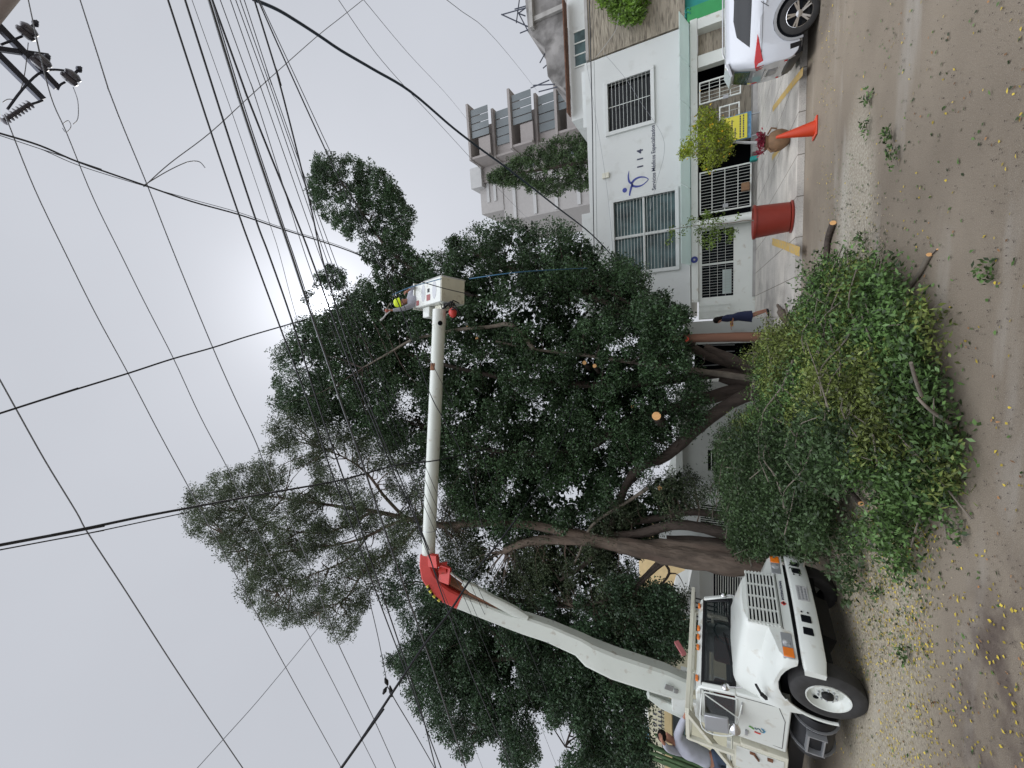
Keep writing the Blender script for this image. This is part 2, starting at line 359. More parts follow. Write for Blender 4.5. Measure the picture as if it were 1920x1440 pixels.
def pavemat():
    m = mat('pavement', (.52, .49, .44), .9, var=.2, vscale=1.2, bump=.35, bscale=60, dirt=(.33, .31, .28), dscale=1.0, dth=.5)
    t = m.node_tree; b = t.nodes['Principled BSDF']; src = b.inputs['Base Color'].links[0].from_socket
    tcx = t.nodes.new('ShaderNodeTexCoord'); mp = t.nodes.new('ShaderNodeMapping'); mp.inputs['Rotation'].default_value = (0, 0, .0); t.links.new(tcx.outputs['Object'], mp.inputs[0])
    br = t.nodes.new('ShaderNodeTexBrick'); br.offset = 0; br.inputs['Scale'].default_value = 1; br.inputs['Brick Width'].default_value = .95; br.inputs['Row Height'].default_value = 1.7
    br.inputs['Mortar Size'].default_value = .012; br.inputs['Color1'].default_value = (1, 1, 1, 1); br.inputs['Color2'].default_value = (.9, .9, .9, 1); br.inputs['Mortar'].default_value = (.35, .33, .3, 1)
    t.links.new(mp.outputs[0], br.inputs[0])
    sp = t.nodes.new('ShaderNodeTexNoise'); sp.inputs['Scale'].default_value = 90; t.links.new(tcx.outputs['Object'], sp.inputs['Vector'])
    rr = t.nodes.new('ShaderNodeMapRange'); rr.inputs[1].default_value = .3; rr.inputs[2].default_value = .45; rr.inputs[3].default_value = .5; t.links.new(sp.outputs['Fac'], rr.inputs[0])
    x = t.nodes.new('ShaderNodeMix'); x.data_type = 'RGBA'; x.blend_type = 'MULTIPLY'; x.inputs[0].default_value = 1; t.links.new(src, x.inputs[6]); t.links.new(br.outputs[0], x.inputs[7])
    y = t.nodes.new('ShaderNodeMix'); y.data_type = 'RGBA'; y.blend_type = 'MULTIPLY'; y.inputs[0].default_value = 1; t.links.new(x.outputs[2], y.inputs[6]); t.links.new(rr.outputs[0], y.inputs[7])
    t.links.new(y.outputs[2], b.inputs['Base Color']); return m
PAVE = pavemat()
pv = MB()
pv.add([(-100, 12.25, .14), (100, 12.25, .14), (100, 20.3, .36), (-100, 20.3, .36), (100, 40, .36), (-100, 40, .36), (-100, 12.25, -.2), (100, 12.25, -.2)], [(0, 1, 2, 3), (3, 2, 4, 5), (6, 7, 1, 0)])
struct('pavement', pv, PAVE, smooth=False)
def pz(y): return .14+(min(max(y, 12.25), 20.3)-12.25)*.22/8.05
def Gp(X, Y):
    z = .14
    for _ in range(8): p = G(X, Y, z); z = pz(p[1])
    return p
# yellow lines painted on the pavement
def strip(pts, w, lab):
    pts = [Gp(*p) for p in pts]; v = []; f = []
    for i, p in enumerate(pts):
        d = pts[min(i+1, len(pts)-1)]-pts[max(i-1, 0)]; nrm = np.array([-d[1], d[0], 0])/np.hypot(d[0], d[1])*w/2
        for s in (-1, 1): q = p+nrm*s; v.append((q[0], q[1], pz(q[1])+.005))
    for i in range(len(pts)-1): f.append((2*i, 2*i+1, 2*i+3, 2*i+2))
    o = put('painted_line', MB().add(v, f), YLINE, smooth=False); tag(o, lab, 'painted line', 'worn yellow lines on the pavement'); return o
strip([(1506, 133), (1480, 165), (1449, 205)], .17, 'worn yellow line on the pavement behind the white car')
strip([(1466, 272), (1456, 285), (1448, 296)], .17, 'short worn yellow line beside the clay pot')
strip([(1448, 453), (1470, 460), (1500, 472)], .22, 'faded yellow line between the orange planter and the cut branches')
rt = MB()   # tree roots breaking up through the pavement by the woman
for a in ([(1462, 572), (1476, 590), (1487, 610), (1494, 640)], [(1484, 590), (1493, 605), (1484, 630), (1480, 650)]):
    rt.tube(smoothpath([Gp(*q)+np.array([0, 0, .05+.05*(i == 1)]) for i, q in enumerate(a)]), [.04]*3+[.10]*7+[.07]*3, 8, rough=.5)
o = put('tree_root', rt, BARKR); tag(o, 'gnarled tree root heaving the pavement at the feet of the woman', 'tree root')

# ------------------------------------------------------------------ white clinic
YC = 20.4; ZB = .34
fx = lambda Y, X=1350: W(X, Y, YC)[0]
fz = lambda X, Y: W(X, Y, YC)[2]
def grille(parent, x0, x1, z0, z1, y, nb, nh=0, w=.018, fr=.05, m=WHITE, name='window_grille', vertical=True):
    g = MB()
    for i in range(1, nb):
        if vertical: x = lerp(x0, x1, i/nb); g.box(x-w/2, x+w/2, y-w/2, y+w/2, z0, z1)
        else: z = lerp(z0, z1, i/nb); g.box(x0, x1, y-w/2, y+w/2, z-w/2, z+w/2)
    for i in range(1, nh+1):
        if vertical: z = lerp(z0, z1, i/(nh+1)); g.box(x0, x1, y-w*.4-.012, y+w*.4-.012, z-w*.6, z+w*.6)
        else: x = lerp(x0, x1, i/(nh+1)); g.box(x-w*.9, x+w*.9, y-w*.5-.014, y+w*.5-.014, z0, z1)
    if fr:
        g.box(x0-fr, x0, y-.025, y+.025, z0-fr, z1+fr); g.box(x1, x1+fr, y-.025, y+.025, z0-fr, z1+fr); g.box(x0, x1, y-.025, y+.025, z0-fr, z0); g.box(x0, x1, y-.025, y+.025, z1, z1+fr)
    return put(name, g, m, parent, smooth=False)
clinic = thing('clinic_building', 'white two storey clinic with barred upper windows, blue logo and number 114', 'building')
w = MB(); X0, X1 = .35, 12.45; TOP = 7.42
def wall_holes(mb, x0, x1, z0, z1, y0, y1, holes):
    """a wall slab with rectangular holes, as butted boxes"""
    xs = sorted({x0, x1, *[h[0] for h in holes], *[h[1] for h in holes]})
    for a, b in zip(xs[:-1], xs[1:]):
        hs = sorted([h for h in holes if h[0] <= a+1e-6 and h[1] >= b-1e-6], key=lambda h: h[2]); z = z0
        for h in hs: mb.box(a, b, y0, y1, z, h[2]); z = h[3]
        mb.box(a, b, y0, y1, z, z1)
W1 = (2.6, 5.92, 3.50, 6.24); W2 = (9.12, 11.2, 4.46, 6.36)
wall_holes(w, X0, X1, 2.9, TOP, YC, YC+.3, [W1, W2]); w.box(X0, X1, YC+.3, YC+8, 2.9, TOP-.5)
put('wall', w, WALLW, clinic, smooth=False)
for (a, b, c, d), lab, nb, nh in ((W1, 'wide window of four barred panes', 26, 0), (W2, 'dark window behind a dense white grille', 11, 1)):
    g = MB(); s = .16
    g.box(a-s, a, YC-.10, YC+.1, c-s, d+s); g.box(b, b+s, YC-.10, YC+.1, c-s, d+s); g.box(a, b, YC-.10, YC+.1, d, d+s); g.box(a, b, YC-.10, YC+.1, c-s, c)
    if nh == 0:
        g.box((a+b)/2-.06, (a+b)/2+.06, YC-.03, YC+.1, c, d); zz = c+(d-c)*.5; g.box(a, (a+b)/2-.06, YC-.03, YC+.1, zz-.05, zz+.05); g.box((a+b)/2+.06, b, YC-.03, YC+.1, zz-.05, zz+.05)
    fo = put('window', g, WALLW, clinic, smooth=False, bevel=.012, label=lab)
    put('pane', MB().box(a, b, YC+.16, YC+.2, c, d), WGLASS if nh == 0 else GLASS, fo, smooth=False)
    grille(fo, a+.02, b-.02, c+.02, d-.02, YC-.05, 18 if nh == 0 else 11, 0 if nh == 0 else 1, fr=0, vertical=False, w=.012)
# parapet steps, roof level things
put('parapet', MB().box(X0, 5.7, YC+.02, YC+.3, TOP, 7.85), WALLW, clinic, smooth=False); put('parapet', MB().box(9.9, X1, YC+.5, YC+.8, TOP-.5, 7.72), WALLW, clinic, smooth=False)
ph = MB(); PY = 24.5
xa, xb = W(1090, 222, PY)[0], W(1090, 20, PY)[0]; zt = W(1068, 120, PY)[2]
ph.box(xa, xb+3, PY, PY+5, TOP-.6, zt); put('roof_room', ph, WALLW, clinic, smooth=False)
ev = MB(); ev.box(xa+.2, xb+.6, PY-.7, PY-.1, zt+.01, zt+.07); put('eaves', ev, POLEW, clinic, smooth=False)
wn = MB(); ya, yb = W(1078, 128, PY)[0], W(1078, 62, PY)[0]; wn.box(ya, yb, PY-.03, PY+.01, zt-1.0, zt-.35); rw = put('roof_window', wn, WGLASS, clinic, smooth=False)
for i in range(4): x = lerp(ya, yb, i/3); put('window_bar', MB().box(x-.03, x+.03, PY-.07, PY-.03, zt-1.05, zt-.3), WHITE, rw, smooth=False)
# canopy of tinted glass, lintel beam under it
cn = MB(); za = 2.86; zb = 3.28
for i in range(7):
    a, b = lerp(.9, 12.5, i/7)+.02, lerp(.9, 12.5, (i+1)/7)-.02
    if b < 6.2 and a < 2.4 and i == 0: continue
    cn.hexa([(a, YC-.005, za), (b, YC-.005, za), (b, YC-1.0, zb-.1), (a, YC-1.0, zb-.1)], [(a, YC-.005, za+.03), (b, YC-.005, za+.03), (b, YC-1.0, zb-.07), (a, YC-1.0, zb-.07)])
put('canopy', cn, TEALP, clinic, smooth=False)
put('lintel', MB().box(.9, 12.55, YC-.12, YC+.3, 2.56, 2.84), WHITE, clinic, smooth=False, bevel=.02)
# ground floor, left to right
gf = MB(); zt_ = 2.56
def stone():
    m = mat('ribbed_stone', (.34, .30, .235), .95, var=.25, vscale=2, bump=1.0, bscale=9, stretch=(.3, 1, 2.0), dirt=(.13, .11, .085), dscale=7, dth=.5); return m
STONE = stone()
xw0, xw1 = fx(556, 1345), fx(430, 1345)
g1 = MB(); wall_holes(g1, .1, xw1+.2, ZB-.3, zt_, YC, YC+.25, [(xw0, xw1, 1.18, 2.42)]); g1.box(xw1+.2, xw1+.45, YC-.25, YC+.25, ZB-.3, zt_)
put('lower_wall', g1, WHITE, clinic, smooth=False)
put('plinth', MB().box(.95, xw1+.1, YC-.06, YC-.003, ZB-.3, ZB+.13), CONC, clinic, smooth=False)
fo = put('window', MB().box(xw0, xw1, YC+.1, YC+.15, 1.18, 2.42), VOID, clinic, smooth=False, label='low dark window behind white horizontal bars')
fr = MB(); xm = (xw0+xw1)/2; fr.box(xm-.04, xm+.04, YC+.03, YC+.09, 1.18, 2.42); fr.box(xw0, xw1, YC+.03, YC+.09, 1.12, 1.18); fr.box(xw0, xw1, YC+.03, YC+.09, 2.42, 2.47)
put('window_frame', fr, WHITE, fo, smooth=False)
grille(fo, xw0, xw1, 1.18, 2.42, YC-.01, 24, 3, fr=0, w=.008)
put('blinds', MB().box(xw0+.1, xm-.3, YC+.07, YC+.09, 1.25, 1.6), TEALP, fo, smooth=False)
col_x = fx(418, 1370)
put('column', MB().tube([(col_x, YC-.55, ZB-.1), (col_x, YC-.55, 2.6)], .16, 20), WHITE, clinic)
# dark recess behind the gates and the stone wall inside
put('recess', MB().box(xw1+.5, 12.2, YC+2.9, YC+3.1, ZB-.3, 2.85).box(xw1+.5, 12.2, YC+.31, YC+2.85, 2.86, 2.9), VOID, clinic, smooth=False)
put('stone_wall', MB().box(fx(255), fx(140), YC+1.0, YC+1.2, ZB-.3, 2.6).box(fx(95, 1330), 12.1, YC+.32, YC+.5, ZB-.3, 2.55), STONE, clinic, smooth=False)
put('pillar', MB().box(12.1, 12.5, YC-.13, YC+.4, ZB-.3, 2.55), WHITE, clinic, smooth=False, bevel=.01)
put('pillar', MB().box(fx(118, 1340), fx(95, 1340), YC-.03, YC+.3, ZB-.3, 2.55), WHITE, clinic, smooth=False, bevel=.01)
put('sill', MB().box(fx(300), fx(150), YC-.1, YC+.9, ZB-.2, ZB+.18), CONC, clinic, smooth=False)
def gate(x0, x1, z0, z1, y, nv, nh, lab, cx):
    t = thing('gate', lab, 'gate', ((x0+x1)/2, y, z0), 0, 'white barred gates of the clinic'); Mi = inv(t); g = MB(); r = MB()
    f = .05
    g.box(x0, x0+f, y-.03, y+.03, z0, z1); g.box(x1-f, x1, y-.03, y+.03, z0, z1); g.box(x0+f, x1-f, y-.03, y+.03, z0, z0+f); g.box(x0+f, x1-f, y-.03, y+.03, z1-f, z1)
    for i in range(1, nv): x = lerp(x0, x1, i/nv); r.box(x-.005, x+.005, y-.012, y+.012, z0+f, z1-f)
    for i in range(1, nh): z = lerp(z0, z1, i/nh); r.box(x0+f, x1-f, y-.034, y-.014, z-.014, z+.014)
    put('gate_frame', g, WHITE, t, Mi, smooth=False); put('bars', r, WHITE, t, Mi, smooth=False)
    put('lock_box', MB().box(cx-.07, cx+.07, y-.07, y-.031, 1.4, 1.6), GREYM, t, Mi, smooth=False); return t
gate(fx(398, 1350), fx(318, 1350), .55, 2.5, YC-.12, 14, 4, 'white barred gate left of the lime green tree', fx(385, 1370))
gate(fx(192, 1340), fx(150, 1340), .95, 2.5, YC-.12, 6, 4, 'white barred gate behind the white car', fx(188, 1350))
gate(fx(258, 1375), fx(200, 1375), 1.0, 1.75, YC-.3, 5, 2, 'low white barred gate partly hidden by the yellow notice board', fx(240, 1375))
bx_ = fx(352, 1405); mbx = MB().box(bx_-.16, bx_+.16, YC-.36, YC-.16, .62, .92)
tag(put('letter_box', mbx, CLAY, smooth=False, bevel=.02), 'small tan box mounted low on the left clinic gate', 'letter box')
tag(put('blue_bin', MB().box(fx(308, 1412), fx(300, 1412), YC-.5, YC-.25, .36, .62), TEAL, smooth=False, bevel=.02), 'small teal box on the ground beside the left clinic gate', 'box')
# sign writing and logo
WM = Matrix.Translation((0, YC-.006, 0)) @ Matrix.Rotation(math.pi/2, 4, 'X')
tx = Matrix.Translation((6.13, YC-.008, 4.32)) @ Matrix.Rotation(math.radians(90), 4, 'X')
t1 = text('Servicios Médicos Especializados', .24, BLKP, clinic, tx, 'lettering', bold=.002); wdt = max(v.co.x for v in t1.data.vertices)-6.13
t1.data.transform(Matrix.Translation((6.13, 0, 0)) @ Matrix.Diagonal((2.78/wdt, 1, 1, 1)) @ Matrix.Translation((-6.13, 0, 0)))
for i, ch in enumerate('114'): text(ch, .36, BLKP, clinic, Matrix.Translation((7.2+i*.33, YC-.008, 4.86)) @ Matrix.Rotation(math.radians(90), 4, 'X'), 'number', bold=.012, spacing=1.1)
lg = MB(); lc = (6.62, 5.37)      # a figure: round head, two raised arms, a loop for the body
def ribbon(mb, pts, ws, y0=YC-.012, y1=YC-.002):
    P = smoothpath([(p[0], 0, p[1]) for p in pts], 6); n = len(P); top = []; bot = []
    for i, p in enumerate(P):
        d = (P[min(i+1, n-1)]-P[max(i-1, 0)]).normalized(); nn = Vector((-d.z, 0, d.x)); k = i/(n-1)*(len(ws)-1); j = min(int(k), len(ws)-2); w_ = lerp(ws[j], ws[j+1], k-j)/2
        top.append(p+nn*w_); bot.append(p-nn*w_)
    for i in range(n-1): mb.hexa([(a.x, y0, a.z) for a in (top[i], top[i+1], bot[i+1], bot[i])], [(a.x, y1, a.z) for a in (top[i], top[i+1], bot[i+1], bot[i])])
lx, lz = lc
lg.lathe([(.105, 0), (.105, .012)], (lx-.22, YC-.013, lz+.34), (0, 1, 0), 24)
ribbon(lg, [(lx-.72, lz+.05), (lx-.48, lz+.12), (lx-.2, lz+.05), (lx-.02, lz-.02)], [.01, .07, .09, .09])
ribbon(lg, [(lx-.02, lz-.02), (lx+.12, lz+.12), (lx+.36, lz+.16), (lx+.60, lz+.12)], [.09, .09, .06, .01])
ribbon(lg, [(lx-.08, lz+.02), (lx-.17, lz-.2), (lx-.16, lz-.46), (lx-.02, lz-.69), (lx+.05, lz-.73)], [.1, .09, .05, .03, .03])
ribbon(lg, [(lx+.02, lz+.02), (lx+.16, lz-.14), (lx+.21, lz-.36), (lx+.15, lz-.6), (lx+.05, lz-.73)], [.1, .09, .07, .04, .03])
put('logo', lg, BLUEP, clinic, smooth=False)
dk = W(1302, 487, YC-.13); ds_ = MB().lathe([(.145, 0), (.145, .012)], (dk[0], YC-.14, dk[2]), (0, 1, 0), 24, BLUEP); ds_.lathe([(.05, 0), (.05, .004)], (dk[0], YC-.146, dk[2]), (0, 1, 0), 5, TOWERL)
put('round_sign', ds_, BLUEP, clinic, smooth=False)
jb = W(1136, 330, YC); put('junction_box', MB().box(jb[0]-.12, jb[0]+.12, YC-.1, YC-.001, jb[2]-.16, jb[2]+.16), CREAM, clinic, smooth=False, bevel=.01)
# yellow notice board on a trestle
nb_ = thing('notice_board', 'yellow notice board with dark text lines and a blue skirt, behind the lime green tree', 'notice board', (fx(240, 1390), YC-.9, .3)); Mi = inv(nb_)
yb0 = YC-.9; a0 = W(1380, 262, yb0)[0]; a1 = W(1380, 217, yb0)[0]; z0 = W(1401, 240, yb0)[2]; z1 = W(1358, 240, yb0)[2]
put('board', MB().box(a0, a1, yb0, yb0+.04, z0, z1), YELS, nb_, Mi, smooth=False)
put('skirt', MB().box(a0-.02, a1+.05, yb0+.045, yb0+.09, z0-.14, z1-.1), BLUES, nb_, Mi, smooth=False)
for fzr, b0, b1 in ((.88, .1, .72), (.66, .06, .86), (.52, .1, .5), (.30, .04, .97), (.16, .05, .93)):
    ln = MB(); x = lerp(a0, a1, b0); zz = lerp(z0, z1, fzr)
    while x < lerp(a0, a1, b1): wl = random.uniform(.03, .10); ln.box(x, x+wl, yb0-.004, yb0-.001, zz-.022, zz+.022); x += wl+.018
    put('text_line', ln, BLKP, nb_, Mi, smooth=False)
put('leg', MB().bar((a0+.05, yb0+.12, .3), (a0+.05, yb0+.12, z1), .04), GREYM, nb_, Mi); put('leg', MB().bar((a1-.05, yb0+.12, .3), (a1-.05, yb0+.12, z1), .04), GREYM, nb_, Mi)

# ------------------------------------------------------------------ stone clad building right, teal and green shop below
sb = thing('stone_building', 'building clad in ribbed brown stone beside the white clinic', 'building')
put('wall', MB().box(12.56, 30, YC+.05, YC+8, 3.05, 7.2), STONE, sb, smooth=False)
put('parapet', MB().box(12.56, 30, YC+.0, YC+.5, 7.2, 7.34), CONC, sb, smooth=False)
put('shop_wall', MB().box(12.75, 30, YC+.35, YC+.6, .1, 3.04), TEAL, sb, smooth=False)
put('corner_strip', MB().box(12.56, 13.1, YC-.02, YC+.34, .1, 2.95), GREENP, sb, smooth=False)
so_ = put('shop_window', MB().box(13.9, 16.2, YC+.3, YC+.34, 1.9, 2.75), VOID, sb, smooth=False); grille(so_, 13.9, 16.2, 1.9, 2.75, YC+.26, 10, 2, fr=0)
sc_ = MB()
for i in range(2): c = Vector((12.85+i*.16, YC-.04, 2.93)); sc_.tube([c+Vector((.1*math.cos(t), 0, .1*math.sin(t))) for t in np.linspace(-1.6, 2.6, 9)], .02, 6)
put('scroll_bracket', sc_, TEAL, sb)

# ------------------------------------------------------------------ garage annex left of the clinic
an = thing('garage', 'low pale garage with an open dark doorway behind the woman', 'garage')
AX0 = W(1380, 746, 17.9)[0]; AX1 = .02; AY = 17.6; AT = 3.0; dx0 = W(1380, 716, AY)[0]; dx1 = W(1360, 644, AY)[0]
g2 = MB(); wall_holes(g2, AX0, AX1, 0, AT, AY, AY+.2, [(dx0, dx1, 0, AT-.28)]); g2.box(AX1-.2, AX1, AY+.2, YC, 0, AT); g2.box(AX0, AX1, AY+.2, YC, AT-.12, AT-.02); g2.box(AX0, AX0+.2, AY+.2, YC, 0, AT-.13)
put('wall', g2, WALLG, an, smooth=False)
put('door', MB().box(dx0, dx1, AY+1.5, AY+1.55, 0, AT-.3), VOID, an, smooth=False)
hg = MB()
for i in range(6):
    x = lerp(dx0+.15, dx1-.1, i/5); hg.bar((x, AY+.6, 1.2), (x-.12+.03*i, AY+.6, 2.35), .035)
put('door_bars', hg, GREYM, an, smooth=False)
wb = W(1330, 566, AY+1.2); ab = MB()
for k in range(3): ab.box(.18+k*.27, .20+k*.27, YC-.10, YC-.07, 1.3, 2.55)
for k in range(4): ab.box(.16, .76, YC-.07, YC-.04, 1.3+k*.41, 1.33+k*.41)
put('side_grille', ab, WHITE, an, smooth=False)
put('rail', MB().tube([(AX1+.1, AY, AT+.05), (AX1+.1, YC-.1, AT+.05)], .025, 6).tube([(AX1+.1, AY, AT+.2), (AX1+.1, YC-.1, AT+.2)], .025, 6), WHITE, an)
rub = MB(); rr_ = random.Random(3)
for i in range(14):
    p = Gp(1440+rr_.uniform(-10, 12), 655+rr_.uniform(-8, 60)); s = rr_.uniform(.08, .25); rub.sphere((p[0], p[1], p[2]+s*.3), s, 8, sq=(1, .8, .7))
tag(put('rubble_heap', rub, CONC), 'heap of grey rubble beside the wooden pole at the garage door', 'rubble heap')

# ------------------------------------------------------------------ houses behind the trees, left
def house(name, lab, x0, x1, y, z1, wm, wins, extras=(), depth=6):
    t = thing(name, lab, 'house', ((x0+x1)/2, y, .3)); Mi = inv(t); a = MB()
    wall_holes(a, x0, x1, 0, z1, y, y+.25, [w[:4] for w in wins]); a.box(x0, x1, y+.25, y+depth, 0, z1-.3)
    put('wall', a, wm, t, Mi, smooth=False)
    for w_ in wins:
        o_ = put('window', MB().box(w_[0], w_[1], y+.15, y+.2, w_[2], w_[3]), VOID, t, Mi, smooth=False)
        g = MB(); n = w_[4]
        for i in range(1, n):
            if w_[5]: x = lerp(w_[0], w_[1], i/n); g.box(x-.015, x+.015, y+.02, y+.05, w_[2], w_[3])
            else: z = lerp(w_[2], w_[3], i/n); g.box(w_[0], w_[1], y+.02, y+.05, z-.015, z+.015)
        put('window_grille', g, WHITE, o_, Mi, smooth=False)
    for nm, mb, m_ in extras: put(nm, mb, m_, t, Mi, smooth=False)
    return t
hy = 20.5; hx = lambda Y, X=1350: W(X, Y, hy)[0]
house('pale_house', 'pale single storey house with dark windows behind the cut branches', hx(925), AX0-.05, hy, 3.6, WALLG, [(hx(885, 1350), hx(845, 1350), 1.0, 2.2, 8, False)], [('cornice', MB().box(hx(925), AX0-.05, hy-.15, hy-.01, 3.3, 3.6), WHITE)])
hx2 = lambda Y, X=1350: W(X, Y, 19.6)[0]
house('white_house', 'white house with black barred windows behind the thick trunk', hx2(1050), hx2(915), 19.6, 4.4, WALLW, [(hx2(1005, 1350), hx2(950, 1350), .7, 2.5, 14, True)],
      [('porch_post', MB().box(hx2(925), hx2(915), 19.2, 19.58, 0, 3.4), WALLW), ('louvre', MB().box(hx2(920), hx2(890), 19.3, 19.5, 2.6, 3.3), GREYM)])
hx3 = lambda Y, X=1330: W(X, Y, 17.5)[0]
zq = lambda X, Y=1100, y=17.5: W(X, Y, y)[2]
wh = house('porch_house', 'white modern porch with curved wall and dark slatted shutters behind the truck bonnet', hx3(1165), hx3(1060), 17.5, zq(1310), WALLW, [(hx3(1150), hx3(1072), .8, zq(1338), 13, False)])
pk = MB(); cx0, cx1 = hx3(1110, 1300), hx3(1068, 1300); zz0 = zq(1312)
pk.prism([(cx0-1.2, zz0), (cx1+.3, zz0), (cx1+.3, zz0+.25), (cx0-.1, zz0+.5), (cx0-.6, zz0+1.1), (cx0-1.0, zz0+1.2)], 'y', 17.3, 19.5)
put('roof_wing', pk, WALLW, wh, inv(wh), smooth=False)
pl_ = MB()
for i in range(9):
    x = lerp(hx3(1175, 1310), hx3(1110, 1310), i/8); pl_.box(x-.02, x+.02, 17.0, 17.04, zq(1345), zq(1305))
pl_.box(hx3(1180, 1310), hx3(1100, 1310), 16.98, 17.06, zq(1305), zq(1305)+.06)
put('balcony_rail', pl_, BLACK, wh, inv(wh), smooth=False)
yx = lambda Y, X=1290: W(X, Y, 26)[0]
yz = lambda X: W(X, 1130, 26)[2]
house('yellow_house', 'yellow and peach house showing between the trees above the truck cab', yx(1200), yx(1050), 26, yz(1200), YELW, [(yx(1160), yx(1120), yz(1265), yz(1235), 5, True)], [('band', MB().box(yx(1200), yx(1050), 25.9, 25.99, yz(1300), yz(1285)), WALLW), ('panel', MB().box(yx(1150), yx(1085), 25.93, 25.99, yz(1280), yz(1268)), PEACH)])
# school building with its sign, far left
sy = 19.0; sx = lambda Y, X=1260: W(X, Y, sy)[0]; sz = lambda X, Y=1360: W(X, Y, sy)[2]
sch = thing('school_building', 'beige school wall with tall letters COLE and VALLA over a stone cornice', 'building', (sx(1400), sy, .3)); Mi = inv(sch)
put('wall', MB().box(sx(1600), sx(1290), sy, sy+5, 0, sz(1216)), BEIGE, sch, Mi, smooth=False)
put('cornice', MB().box(sx(1600), sx(1290), sy-.25, sy-.003, sz(1261), sz(1247)), MARB, sch, Mi, smooth=False, bevel=.02)
wl = MB(); 
for i in range(9): z = lerp(sz(1282), sz(1264), i/8); wl.box(sx(1400), sx(1335), sy-.06, sy-.04, z-.012, z+.012)
wo = put('window', MB().box(sx(1400), sx(1335), sy-.03, sy-.002, sz(1285), sz(1262)), WGLASS, sch, Mi, smooth=False); put('window_grille', wl, BLACK, wo, Mi, smooth=False)
fg = MB()
for i in range(40): x = lerp(sx(1560), sx(1300), i/39); fg.bar((x, sy-.1, sz(1247)), (x+.02, sy-.1, sz(1241)), .025)
fg.box(sx(1560), sx(1300), sy-.12, sy-.08, sz(1242), sz(1241)); put('railing', fg, BLACK, sch, Mi, smooth=False)
def letters(s, Y0, Y1, Xm, hpx):
    x0 = sx(Y0, Xm); x1 = sx(Y1, Xm); zb_ = sz(Xm+hpx/2); h_ = sz(Xm-hpx/2)-zb_; n = len(s)
    for i, ch in enumerate(s):
        x = lerp(x0, x1, i/(n-1)); text(ch, h_*1.38, BLKP, sch, Mi @ Matrix.Translation((x, sy-.03, zb_)) @ Matrix.Rotation(math.pi/2, 4, 'X'), 'letter', .012, 'CENTER', .004)
letters('COLE', 1368, 1338, 1228, 6.5); letters('VALLA', 1368, 1334, 1237, 6.5)
uo = thing('tall_house', 'white upper storey with a blue window above the school wall', 'house', (sx(1400), 22, .3)); Mi = inv(uo)
u22 = lambda Y, X=1210: W(X, Y, 22.)[0]; u2z = lambda X: W(X, 1380, 22.)[2]
put('wall', MB().box(u22(1640), u22(1320), 24.2, 28, 0, W(1192, 1380, 24.2)[2]), WALLW, uo, Mi, smooth=False)
wa = W(1215, 1392, 24.2); wb_ = W(1222, 1366, 24.2); o_ = put('window', MB().box(wa[0], wb_[0], 24.12, 24.19, wb_[2]-.1, W(1208, 1380, 24.2)[2]), mat('blue_pane', (.15, .42, .6), .3), uo, Mi, smooth=False)
put('window_frame', MB().box(wa[0]-.08, wb_[0]+.08, 24.1, 24.16, W(1208, 1380, 24.2)[2], W(1206, 1380, 24.2)[2]), RUST, o_, Mi, smooth=False)

# ------------------------------------------------------------------ apartment tower and unfinished concrete block behind
TY = 52.0
tw = thing('apartment_tower', 'grey brown apartment tower with projecting slabs and glass balconies behind the clinic', 'building'); 
c1 = W(880, 320, TY); cR = W(1010, 225, TY); cL = W(930, 412, TY)
xc = W(1000, 318, TY)[0]; xr = W(1000, 205, TY)[0]; xl = W(1000, 402, TY)[0]; topz = W(905, 320, TY)[2]
a = MB(); a.box(xc, xr, TY, TY+14, 0, topz); put('right_block', a, TOWER, tw, smooth=False)
zt2 = W(905, 370, TY)[2]
a = MB(); a.box(xl, xc-.05, TY+.6, TY+14, 0, zt2-3); a.box(xl+1.6, xc-.05, TY+.5, TY+12, zt2-3, zt2+.6); put('left_block', a, TOWERM, tw, smooth=False)
fh = 3.05; nf = int(topz/fh)+1
for i in range(1, nf):
    z = topz-1.6-i*fh
    if z < 3: break
    put('floor_band', MB().box(xl+.2, xc-.2, TY+.42, TY+.58, z, z+.45), TOWERL, tw, smooth=False)
for i in range(nf):
    z = topz-.2-i*fh
    if z < 4: break
    big = i % 2 == 0; pr = 3.2 if big else 2.0
    s = put('balcony', MB().box(xc+1.9, xr+(1.6 if big else .7), TY-pr, TY-.02, z, z+.32).box(xc+2.0, xc+2.25, TY-pr+.1, TY-.02, z-fh+.35, z-.01), TOWER, tw, smooth=False)
    g = MB()
    if i < nf-1:
        xa_, xb_ = (xc+4.6, xr+.9) if i % 2 == 0 else (xc+3.4, xr+.4)
        for k in range(4): u0 = lerp(xa_, xb_, k/4)+.06; u1 = lerp(xa_, xb_, (k+1)/4)-.06; g.box(u0, u1, TY-pr+.35, TY-pr+.42, z-fh+.33, z-.12)
        put('balcony_glass', g, TGL, s, smooth=False)
        put('balcony_wall', MB().box(xc+2.3, lerp(xc+2.3, xr, .62 if i % 2 else .45), TY-pr+.5, TY-pr+.7, z-fh+.33, z-.02-(0 if i % 2 else 1.0)), TOWER, s, smooth=False)
wnm = MB()
for i in range(1, nf-2):
    z = topz-.2-i*fh
    if z < 6: break
    wnm.box(xc+.35, xc+1.4, TY-.06, TY-.002, z-1.5, z-.2)
put('small_windows', wnm, TGL, tw, smooth=False)
cap = MB(); cap.box(xc-.6, xc+2.1, TY-.5, TY+3, topz+.02, topz+1.8); cap.box(xl+3, xl+5.6, TY+.36, TY+.48, zt2-.9, zt2-.5); cap.box(xl+3, xl+5.6, TY+.36, TY+.48, zt2-2., zt2-1.6)
put('roof_box', cap, TOWERL, tw, smooth=False)
UY = 34.0
uc = thing('unfinished_building', 'unfinished stepped block of stained raw concrete with loose steel bars on its roof', 'building')
